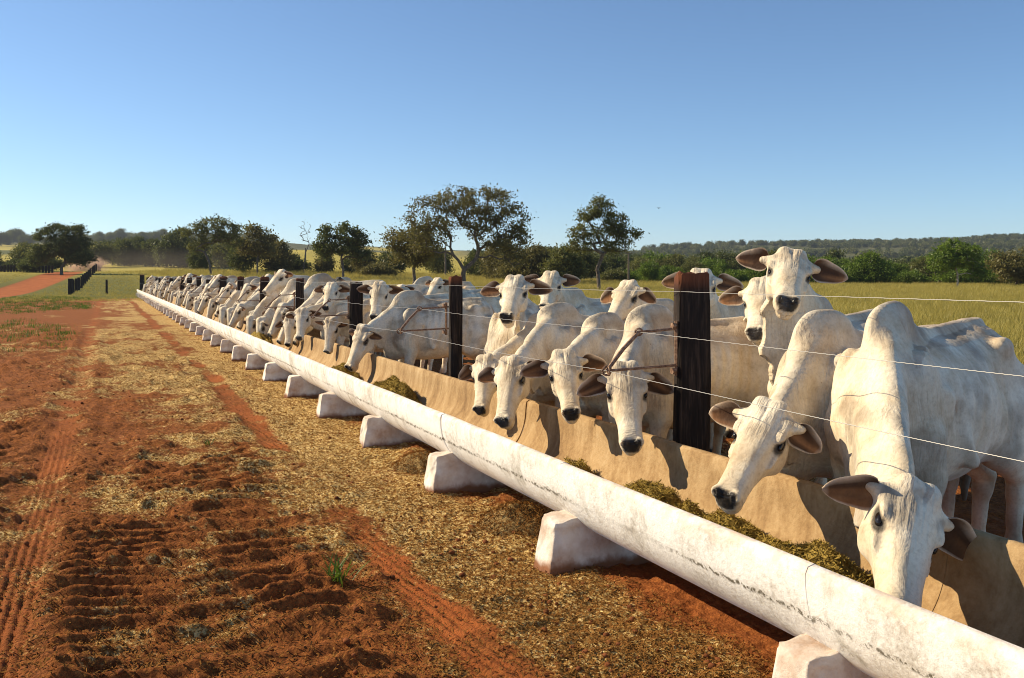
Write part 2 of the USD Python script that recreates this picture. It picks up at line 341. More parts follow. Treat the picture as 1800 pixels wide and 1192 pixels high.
class Field:
    def __init__(self, lo, hi, h):
        self.lo, self.h = np.asarray(lo, float), h
        self.n = np.ceil((np.asarray(hi) - self.lo) / h).astype(int) + 1
        self.ax = [self.lo[i] + h * np.arange(self.n[i]) for i in range(3)]
        self.F = np.full(self.n, 0.12, np.float32)
    def box(self, lo, hi):
        a = np.clip(np.floor((np.asarray(lo) - self.lo) / self.h).astype(int), 0, self.n - 1)
        b = np.clip(np.ceil((np.asarray(hi) - self.lo) / self.h).astype(int) + 1, 1, self.n)
        sl = tuple(slice(a[i], b[i]) for i in range(3))
        g = [self.ax[i][sl[i]].astype(np.float32) for i in range(3)]
        return sl, g[0][:, None, None], g[1][None, :, None], g[2][None, None, :]
    def add(self, lo, hi, fn, k=.04, cut=False):
        m = k + .02
        sl, x, y, z = self.box(np.asarray(lo) - m, np.asarray(hi) + m)
        if min(s.stop - s.start for s in sl) <= 0: return
        d = fn(x, y, z).astype(np.float32)
        f = self.F[sl]
        d = np.broadcast_to(d, f.shape)
        if cut:                                             # smooth subtraction
            hh = np.clip(.5 - .5 * (f + d) / k, 0, 1)
            self.F[sl] = f * (1 - hh) - d * hh + k * hh * (1 - hh)
        else:
            hh = np.clip(.5 + .5 * (d - f) / k, 0, 1)
            self.F[sl] = d * (1 - hh) + f * hh - k * hh * (1 - hh)
    def ball(self, c, r, k=.04, R=None, cut=False):
        """ellipsoid; R: rows are its axes"""
        c = np.asarray(c, float); r = np.broadcast_to(r, 3).astype(float)
        R = np.eye(3) if R is None else np.asarray(R)
        ext = np.sqrt(((R * r[:, None]) ** 2).sum(0))
        def fn(x, y, z):
            p = [x - c[0], y - c[1], z - c[2]]
            q = [sum(R[i][j] * p[j] for j in range(3)) / r[i] for i in range(3)]
            rho = np.sqrt(q[0] ** 2 + q[1] ** 2 + q[2] ** 2)
            return (rho - 1) * r.min() if r.max() / r.min() < 1.3 else (rho - 1) * (.6 * r.min() + .4 * r.mean())
        self.add(c - ext, c + ext, fn, k, cut)
    def cone(self, a, b, ra, rb, k=.04, cut=False):
        a, b = np.asarray(a, float), np.asarray(b, float)
        ab = b - a; L2 = ab @ ab; r = max(ra, rb)
        def fn(x, y, z):
            t = np.clip(((x - a[0]) * ab[0] + (y - a[1]) * ab[1] + (z - a[2]) * ab[2]) / L2, 0, 1)
            d = np.sqrt((x - a[0] - t * ab[0]) ** 2 + (y - a[1] - t * ab[1]) ** 2 + (z - a[2] - t * ab[2]) ** 2)
            return d - (ra + (rb - ra) * t)
        self.add(np.minimum(a, b) - r, np.maximum(a, b) + r, fn, k, cut)

TRUNK = np.array([  # x, centre z, half height, half width
    (-.82, 1.12, .03, .03), (-.80, 1.11, .12, .10), (-.74, 1.09, .22, .18), (-.64, 1.055, .285, .235), (-.5, 1.01, .335, .262), (-.3, .955, .36, .285),
    (-.05, .925, .375, .31), (.18, .925, .38, .285), (.36, .93, .365, .24), (.50, .93, .31, .20), (.60, .93, .24, .155), (.67, .92, .15, .10), (.71, .91, .04, .03)])
HEAD = np.array([  # along the face from the poll, centre, half depth, half width
    (-.075, -.115, .03, .03), (-.06, -.11, .075, .075), (-.02, -.098, .102, .100), (.03, -.098, .113, .112), (.09, -.107, .124, .117), (.15, -.112, .124, .113), (.21, -.107, .112, .100),
    (.28, -.098, .092, .083), (.35, -.092, .078, .070), (.42, -.088, .070, .069), (.455, -.089, .066, .071), (.485, -.095, .056, .062), (.508, -.102, .036, .044), (.519, -.106, .012, .018)])

def ear_mesh(base, e, o, length, width, curl, nu=16, nv=11):
    """leaf-shaped cupped ear, two skins; e outwards, o the way the opening faces; returns v, quads, normals, inner flag, rim"""
    e = unit(e); o = unit(o - e * (o @ e)); w = np.cross(e, o)
    u = np.linspace(0, 1, nu)[:, None]; s = np.linspace(-1, 1, nv)[None]
    half = width * .5 * (np.sin(np.pi * np.clip(u, 0, 1) ** .66) ** .62 + .30 * (1 - u) ** 3) * (1 + .05 * np.sin(u * 9))
    half = np.where(u > .985, .004, half)
    bend = -.03 * length * u ** 2
    cup = curl * (1 - .75 * u)                       # cross-section arc, deep at the root
    ang = s * cup * 1.5
    rad = half / np.maximum(cup * 1.5, .12)
    yy, zz = rad * np.sin(ang), -rad * np.cos(ang) + rad
    th = .0055 * (1 - s ** 4) * (1 - .5 * u) + .0012
    out = []
    for sign in (1, -1):
        z2 = zz + sign * th
        out.append(base + (u * length)[..., None] * e + yy[..., None] * w + (z2 + bend)[..., None] * o)
    nquad = []
    for lay in range(2):
        b = lay * nu * nv
        for i in range(nu - 1):
            for j in range(nv - 1):
                q = [b + i * nv + j, b + i * nv + j + 1, b + (i + 1) * nv + j + 1, b + (i + 1) * nv + j]
                nquad.append(q if lay == 0 else q[::-1])
    for i in range(nu - 1):
        for j, fl in ((0, 0), (nv - 1, 1)):
            q = [i * nv + j, (i + 1) * nv + j, nu * nv + (i + 1) * nv + j, nu * nv + i * nv + j]
            nquad.append(q if not fl else q[::-1])
    v = np.vstack([o_.reshape(-1, 3) for o_ in out]); q = np.array(nquad)
    tri = np.vstack([q[:, :3], q[:, [0, 2, 3]]])
    fn = np.cross(v[tri[:, 1]] - v[tri[:, 0]], v[tri[:, 2]] - v[tri[:, 0]])
    n = np.zeros_like(v)
    for k in range(3): np.add.at(n, tri[:, k], fn)
    n /= np.maximum(np.linalg.norm(n, axis=1, keepdims=True), 1e-12)
    # make the inner skin face o
    if (n[:nu * nv] @ o).mean() < 0: n, q = -n, q[:, ::-1]
    inner = np.concatenate([np.ones(nu * nv), np.zeros(nu * nv)])
    S = np.tile(np.broadcast_to(np.abs(s), (nu, nv)).ravel(), 2); U = np.tile(np.broadcast_to(u, (nu, nv)).ravel(), 2)
    return v, q, n, inner, S, U, np.tile(np.broadcast_to(s, (nu, nv)).ravel(), 2)

CREAM, GREY, BROWN, BLACK = np.array([.72, .625, .48]), np.array([.20, .165, .13]), np.array([.42, .26, .145]), np.array([.022, .020, .019])

def build_cow(poll, a, n, vox=.014, seed=0, droop=.25, hump=1.0, step=0.0, black=False, ear_fold=(0, 0), dewlap=1.0, detail=True, tint=0.0):
    """poll, a (poll to muzzle), n (forehead normal) in the body's frame: x forward, y left, z up, origin on the ground. Returns mesh data."""
    r = np.random.default_rng(seed)
    poll = np.asarray(poll, float); a = unit(a); n = unit(np.asarray(n, float) - a * (np.asarray(n, float) @ a)); l = np.cross(n, a)
    R = np.stack([a, l, n])                                # world = poll + q @ R
    HS = 1.08
    W = lambda q: poll + HS * np.asarray(q, float) @ R
    hb = lambda c, rr_, k, cut=False: fld.ball(W(c), np.asarray(rr_) * HS, k, R=R, cut=cut)
    hc = lambda c, e_, ra, rb, k, cut=False: fld.cone(W(c), W(e_), ra * HS, rb * HS, k, cut=cut)
    muz = W((.52, 0, -.09))
    lo = np.minimum([-1.0, -.46, -.03], np.minimum(poll, muz) - .28); hi = np.maximum([.85, .46, 1.62], np.maximum(poll, muz) + .28)
    lo[2] = -.03
    fld = Field(lo, hi, vox)
    # trunk
    def trunk(x, y, z):
        xs = x.ravel()
        c, hh, hw = (np.interp(xs, TRUNK[:, 0], TRUNK[:, k])[:, None, None].astype(np.float32) for k in (1, 2, 3))
        inx = (xs < TRUNK[0, 0]) | (xs > TRUNK[-1, 0])
        zz = (z - c) / hh
        up = np.clip(zz, 0, 1); dn = np.clip(-zz, 0, 1)
        w = hw * (1 - (.30 + .14 * sstep(.0, .3, xs)[:, None, None]) * up ** 2) * (1 - .08 * dn ** 2)
        rho = (np.abs(y / w) ** 2.25 + np.abs(zz) ** 2.25) ** (1 / 2.25)
        d = (rho - 1) * np.minimum(hh, hw) * .95
        d[inx] = .15
        return d
    fld.add((-.84, -.4, .5), (.73, .4, 1.4), trunk, .02)
    # spine, hip bones, thighs, shoulders, brisket, hump
    for s in (1, -1):
        fld.ball((-.49, s * .20, 1.225), (.07, .045, .055), .045)
        fld.ball((-.74, s * .10, 1.17), (.05, .04, .06), .06)
        fld.ball((-.60, s * .185, .93), (.20, .105, .28), .07)
        fld.ball((-.38, s * .20, .80), (.13, .08, .14), .08)
        fld.ball((.40, s * .175, .98), (.125, .075, .27), .06)
        fld.ball((.50, s * .15, .82), (.10, .075, .13), .06)
        fld.cone((.30, s * .235, 1.05), (.12, s * .285, .72), .02, .03, .06)   # behind the shoulder blade
    fld.ball((.58, 0, .70), (.13, .075, .15), .08)
    hx = .30
    Rh = np.array([[math.cos(.35), 0, math.sin(.35)], [0, 1, 0], [-math.sin(.35), 0, math.cos(.35)]])
    fld.ball((hx + .04, 0, 1.27 + .02 * hump), (.23, .060, .168 * hump), .085, R=Rh)
    fld.ball((hx - .02, 0, 1.37 * (.985 + .015 * hump)), (.095, .040, .08 * hump), .06)
    for s in (1, -1):
        fld.ball((-.36, s * .30, 1.10), (.10, .05, .11), .07, cut=True)          # hollow of the flank
        fld.ball((-.66, s * .20, 1.18), (.07, .05, .06), .06, cut=True)
        fld.cone((.30, s * .13, 1.24), (.47, s * .215, .92), .03, .03, .05)      # blade bone
        fld.cone((.24, s * .25, .98), (.20, s * .31, .74), .014, .014, .07, cut=True)
    fld.cone((-.70, 0, 1.345), (.10, 0, 1.31), .018, .018, .07)                   # spine
    # legs
    for s in (1, -1):
        st = step * s
        fx = .42 + st * .12
        pts = [(.43, s * .185, .86, .105), (.38 + st * .05, s * .19, .68, .082), (fx, s * .18, .42, .052), (fx - .01, s * .178, .36, .042), (fx - .01, s * .178, .15, .034), (fx + .01, s * .178, .10, .042), (fx + .035, s * .178, .035, .047)]
        for p, q in zip(pts[:-1], pts[1:]): fld.cone(p[:3], q[:3], p[3], q[3], .035)
        fld.ball((fx + .01, s * .18, .42), (.05, .052, .062), .03)
        bx = -.72 - st * .10
        pts = [(-.56, s * .19, .88, .15), (-.46, s * .20, .70, .105), (bx - .04, s * .18, .50, .052), (bx - .02, s * .178, .42, .044), (bx + .02, s * .178, .15, .036), (bx + .04, s * .178, .10, .043), (bx + .065, s * .178, .035, .048)]
        for p, q in zip(pts[:-1], pts[1:]): fld.cone(p[:3], q[:3], p[3], q[3], .045)
        fld.cone((bx - .075, s * .18, .56), (bx - .02, s * .178, .40), .026, .026, .04)
    # tail
    ty = r.uniform(-.06, .06)
    tp = [(-.78, 0, 1.25, .04), (-.86, 0, 1.12, .032), (-.88, ty * .5, .85, .022), (-.87, ty, .60, .018), (-.87, ty, .48, .034), (-.86, ty, .30, .016)]
    for p, q in zip(tp[:-1], tp[1:]): fld.cone(p[:3], q[:3], p[3], q[3], .02)
    # neck: a lofted curve from between the shoulders to the back of the skull
    P0, P1 = np.array([.40, 0, 1.05]), W((.015, 0, -.125))
    L = np.linalg.norm(P1 - P0)
    d0 = unit(np.array([1.0, 0, .12]) + .75 * unit(P1 - P0)); d1 = unit(.35 * a + .75 * n + .5 * unit(P1 - P0))
    ts = np.linspace(0, 1, 26)
    h00, h10, h01, h11 = 2 * ts ** 3 - 3 * ts ** 2 + 1, ts ** 3 - 2 * ts ** 2 + ts, -2 * ts ** 3 + 3 * ts ** 2, ts ** 3 - ts ** 2
    C = h00[:, None] * P0 + h10[:, None] * d0 * L * .75 + h01[:, None] * P1 + h11[:, None] * d1 * L * .6
    tan = np.gradient(C, axis=0); tan /= np.linalg.norm(tan, axis=1, keepdims=True)
    nend = unit(.8 * n - .55 * a)
    up = (1 - ts)[:, None] * np.array([-.15, 0, 1.0]) + ts[:, None] * nend
    up -= tan * (up * tan).sum(1, keepdims=True); up /= np.linalg.norm(up, axis=1, keepdims=True)
    lat = np.cross(up, tan)
    nh = np.interp(ts, [0, .25, .55, .85, 1], [.275, .225, .165, .128, .108])
    nw = np.interp(ts, [0, .25, .55, .85, 1], [.165, .125, .098, .086, .078])
    ph = r.uniform(0, 6)
    dl = dewlap * (np.interp(ts, [0, .2, .5, .8, .95, 1], [.10, .13, .10, .075, .035, 0]) * (1 + .22 * np.sin(ts * 23 + ph) + .12 * np.sin(ts * 41 + ph)))
    gdown = np.array([0, 0, -1.0])
    dn = -up + .0 * gdown
    mn, mx = C.min(0) - .34, C.max(0) + .34
    neckpar = {}
    def neckfn(x, y, z, dew=False):
        sh = np.broadcast(x, y, z).shape
        X, Y, Z = (np.broadcast_to(q, sh).ravel() for q in (x, y, z))
        best = np.full(X.shape, 1e9, np.float32); bi = np.zeros(X.shape, np.float32)
        for i in range(len(C) - 1):
            ab = C[i + 1] - C[i]; L2 = ab @ ab
            t = ((X - C[i, 0]) * ab[0] + (Y - C[i, 1]) * ab[1] + (Z - C[i, 2]) * ab[2]) / L2
            t = np.clip(t, 0, 1)
            d2 = (X - C[i, 0] - t * ab[0]) ** 2 + (Y - C[i, 1] - t * ab[1]) ** 2 + (Z - C[i, 2] - t * ab[2]) ** 2
            m = d2 < best
            best = np.where(m, d2, best); bi = np.where(m, i + t, bi)
        k = np.arange(len(C))
        it = lambda arr: np.interp(bi, k, arr)
        rx, ry, rz = X - it(C[:, 0]), Y - it(C[:, 1]), Z - it(C[:, 2])
        v = rx * it(up[:, 0]) + ry * it(up[:, 1]) + rz * it(up[:, 2])
        w = rx * it(lat[:, 0]) + ry * it(lat[:, 1]) + rz * it(lat[:, 2])
        u = rx * it(tan[:, 0]) + ry * it(tan[:, 1]) + rz * it(tan[:, 2])
        H, Wd = it(nh), it(nw)
        Wd = Wd * (1 - .22 * np.clip(-v / H, 0, 1)) * (1 - .42 * np.clip(v / H, 0, 1) ** 1.4)         # narrower towards the throat
        rho = np.sqrt((v / H) ** 2 + (w / Wd) ** 2 + (u / Wd) ** 2)
        d = (rho - 1) * np.minimum(H, Wd)
        D = it(dl)
        th = .020
        dd = np.maximum(np.abs(w) - th * (1 + .5 * np.clip((v + H + D) / np.maximum(D, .02), 0, 2)) + .012 * np.sin(bi * 2.2 + ph) * 0, -(v + H + D))
        dd = np.maximum(dd, v); dd = np.maximum(dd, np.abs(u) - .02)
        kk = .05
        hh = np.clip(.5 + .5 * (dd - d) / kk, 0, 1)
        d = dd * (1 - hh) + d * hh - kk * hh * (1 - hh)
        return d.reshape(sh)
    fld.add(mn, mx, neckfn, .075)
    cr = C[11] + up[11] * (nh[11] - .055)
    fld.cone((hx + .10, 0, 1.33), cr, .058, .045, .09)
    fld.cone(cr, C[19] + up[19] * (nh[19] - .05), .045, .04, .06)
    # head
    cen = W((.22, 0, -.1)); hwid, hdep = r.uniform(.93, 1.06), r.uniform(.95, 1.05)
    def headfn(x, y, z):
        q0 = (x - poll[0]) / HS, (y - poll[1]) / HS, (z - poll[2]) / HS
        hx_, hy_, hz_ = (sum(R[i][j] * q0[j] for j in range(3)) for i in range(3))
        sh = hx_.shape; xs = hx_.ravel()
        c, hd, hw = (np.interp(xs, HEAD[:, 0], HEAD[:, k]).reshape(sh) for k in (1, 2, 3)); hw = hw * hwid; hd = hd * hdep
        out = (hx_ < HEAD[0, 0]) | (hx_ > HEAD[-1, 0])
        zz = (hz_ - c) / hd
        w = hw * (1 - .34 * np.clip(-zz, 0, 1) ** 1.5) * (1 - .20 * np.clip(zz, 0, 1) ** 2)
        pw_ = 2.3 + .9 * np.clip(hx_ / .3, 0, 1); rho = (np.abs(hy_ / w) ** pw_ + np.abs(zz) ** pw_) ** (1 / pw_)
        d = (rho - 1) * np.minimum(hd, hw) * HS
        over = np.maximum(HEAD[0, 0] - hx_, hx_ - HEAD[-1, 0])
        return np.where(out, np.maximum(d, 0) * 0 + .02 + over, d)
    ext = np.abs(R.T) @ np.array([.35, .15, .18])
    fld.add(cen - ext, cen + ext, headfn, .03)
    for s in (1, -1):
        hb((-.005, s * .040, -.018), (.052, .046, .040), .03)       # twin knobs of the poll
        hb((.118, s * .100, -.042), (.046, .024, .022), .02)       # brow
        hb((.20, s * .096, -.092), (.065, .016, .018), .022)          # cheek bone
        hb((.15, s * .074, -.165), (.085, .036, .06), .035)         # jaw muscle
        hb((.145, s * .124, -.073), (.036, .015, .020), .014, cut=True)
        hb((.26, s * .098, -.055), (.075, .022, .022), .03, cut=True)
        hb((.478, s * .044, -.048), (.028, .026, .026), .015)       # nostril flare
        hb((.498, s * .047, -.036), (.013, .011, .017), .006, cut=True)
        hc((.04, s * .095, -.06), (.03, s * .15, -.066), .040, .024, .03)   # ear root
    hc((.03, 0, .022), (.12, 0, .03), .014, .010, .012, cut=True)     # groove of the forehead
    hb((.455, 0, -.152), (.05, .044, .024), .02)                    # chin
    for s in (1, -1):                                                             # mouth line
        hc((.39, s * .062, -.122), (.50, s * .045, -.128), .005, .006, .006, cut=True)
    hc((.50, .045, -.128), (.50, -.045, -.128), .006, .006, .006, cut=True)
    # skin folds and unevenness
    v, q, nn = nets(fld.F, fld.lo, vox)
    v = v + nn * (.012 * (meshkit.noise(v * 7, seed) - .5) + .005 * (meshkit.noise(v * 16, seed + 3) - .5))[:, None] * (np.linalg.norm(v - W((.25, 0, -.1)), axis=1) > .33)[:, None]
    ribm = sstep(-.48, -.38, v[:, 0]) * sstep(.24, .12, v[:, 0]) * sstep(.62, .75, v[:, 2]) * sstep(1.25, 1.1, v[:, 2]) * sstep(.12, .2, np.abs(v[:, 1]))
    v = v + nn * (.0042 * ribm * np.sin((v[:, 0] + .25 * (v[:, 2] - 1)) * 2 * np.pi / .088))[:, None]
    slope = -.0042 * ribm * 2 * np.pi / .088 * np.cos((v[:, 0] + .25 * (v[:, 2] - 1)) * 2 * np.pi / .088)
    nn = nn + slope[:, None] * np.array([1, 0, .25]); nn /= np.linalg.norm(nn, axis=1, keepdims=True)
    # ----- colours (true coat colours)
    hl = (v - poll) @ R.T / HS
    mot = meshkit.fbm(v * np.array([5, 5, 5]), 4, seed + 11)
    mot2 = meshkit.fbm(v * np.array([14, 14, 9]), 3, seed + 12)
    g = np.zeros(len(v))
    hd = np.linalg.norm((v - np.array([hx - .01, 0, 1.42])) * [1, 1.6, 1.3], axis=1)
    g += .75 * sstep(.30, .05, hd) * sstep(.30, .62, mot2 + .15)                   # greyer hump
    inhead = sstep(-.12, .0, hl[:, 0]) * sstep(.20, .12, np.abs(hl[:, 1])) * (hl[:, 2] > -.3) * (hl[:, 2] < .1)
    inhead *= (np.linalg.norm(v - W((.22, 0, -.1)), axis=1) < .42)
    g += (.6 + 1.3 * tint) * inhead * sstep(-.10, -.01, hl[:, 2]) * sstep(.16, .06, np.abs(hl[:, 0] - .08)) * sstep(.42, .62, mot2)
    g += (.55 + tint) * sstep(.46, .70, mot) * (1 - .7 * inhead)
    g += .8 * sstep(1.12, 1.28, v[:, 2]) * (v[:, 0] < .15) * (v[:, 0] > -.8) * sstep(.45, .62, meshkit.fbm(v * np.array([22, 5, 5]), 4, seed + 31)) * (.4 + tint * 2)
    b = .75 * sstep(.42, .64, meshkit.fbm(v * 3.1, 3, seed + 21)) * sstep(.9, 1.35, v[:, 2]) * (v[:, 0] < .4) + .55 * sstep(.75, .1, v[:, 2]) * (v[:, 0] < .75) * sstep(.3, .6, mot)
    col = CREAM[None] * (1 + .10 * (mot2[:, None] - .5))
    col = col + (GREY - col) * np.clip(g * .62, 0, .8)[:, None]
    col = col + (BROWN - col) * np.clip(b * .55, 0, .7)[:, None]
    dm = np.maximum.reduce([(.474 - hl[:, 0]) - .30 * (hl[:, 2] + .05) + 5 * hl[:, 1] ** 2, np.abs(hl[:, 1]) - .054 + .5 * np.maximum(-hl[:, 2] - .07, 0), -.100 - hl[:, 2]]) + .010 * (mot2 - .5) + 9 * (hl[:, 0] < .40) + 9 * (hl[:, 0] > .6)
    dark = sstep(.006, -.006, dm)
    for s in (1, -1):
        de = np.linalg.norm((hl - np.array([.145, s * .110, -.071])) * [.75, .7, 1.25], axis=1)
        dark = np.maximum(dark, .92 * sstep(.046, .030, de))
    dark = np.maximum(dark, sstep(.09, .06, v[:, 2]) * (v[:, 0] < .7))
    dark = np.maximum(dark, .8 * (v[:, 0] < -.82) * sstep(.56, .46, v[:, 2]))
    if black: col = np.tile(np.array([.02, .018, .017]), (len(v), 1))
    pad = np.where((dm < .02)[:, None], BLACK * (1.1 + 2.2 * sstep(.45, .7, mot2))[:, None], BLACK)
    col = col + (pad - col) * dark[:, None]
    fold = np.clip(sstep(.85, .25, np.linalg.norm((v - .5 * (P0 + P1) - np.array([.05, 0, -.05])) * [1, 1, 1], axis=1)) * (1 - inhead * .85), 0, 1) * (1 - dark) * sstep(.85, .35, np.abs(nn[:, 2]))
    ear_side = 1.0
    nv0 = len(v)
    V, Q, N, COL, FOLD, DARK = [v], [q], [nn], [col], [fold], [dark * sstep(.02, .0, dm)]
    # ears
    for si, s in enumerate((1, -1)):
        fo = ear_fold[si]
        base = W((.030, s * .118, -.062))
        e = s * l * (1.0 - .35 * fo) + np.array([0, 0, -1.0]) * (droop + .06 * r.normal()) - n * (.10 + .22 * fo) - a * .12
        o = .78 * a + .5 * n + (.4 * s * l if fo else 0)
        ev, eq, en, inner, S, U, S0 = ear_mesh(base, e, o, (.222 + .015 * r.uniform(-1, 1)) * (1 - .2 * fo), .145, .62 + .25 * fo)
        if en[:len(en) // 2] @ o is None: pass
        ec = np.where(inner[:, None] > 0, np.array([.055, .028, .016])[None] + np.array([.22, .105, .042])[None] * (sstep(.25, .85, meshkit.noise(np.stack([S0 * 2.6 + s, U * 1.8, U * 0 + seed], 1), seed) * .7 + .35 * U) * (.25 + .75 * sstep(.0, .7, S0 * s + .35)))[:, None], np.array([.50, .385, .28])[None])
        low = np.clip(-S0 * s * ear_side, 0, 1)
        rim = .8 * sstep(.82, .98, S) * inner + .55 * sstep(.35, .85, low) * sstep(.1, .45, U) * inner + .5 * sstep(.86, 1, U) * inner
        ec = ec + (np.array([.70, .58, .46]) - ec) * np.clip(rim, 0, 1)[:, None]
        edge = np.maximum(sstep(.72, 1.0, U), sstep(.6, 1, S) * .5) * (1 - inner) * .8
        ec = ec + (np.array([.10, .075, .06]) - ec) * edge[:, None]
        if black: ec = np.where(inner[:, None] > 0, np.array([.10, .06, .045]), np.array([.02, .018, .017]))
        Q.append(eq + sum(len(x) for x in V)); V.append(ev); N.append(en); COL.append(ec); FOLD.append(np.zeros(len(ev))); DARK.append(np.zeros(len(ev)))
    eyes = [W((.145, s * .106, -.071)) for s in (1, -1)]
    return dict(v=np.vstack(V), q=np.vstack(Q), n=np.vstack(N), coat=np.vstack(COL), fold=np.concatenate(FOLD), wet=np.concatenate(DARK), hp=np.vstack([hl] + [np.full((len(x), 3), -9.0) for x in V[1:]]), eyes=eyes, R=R, curve=C, muz=muz)

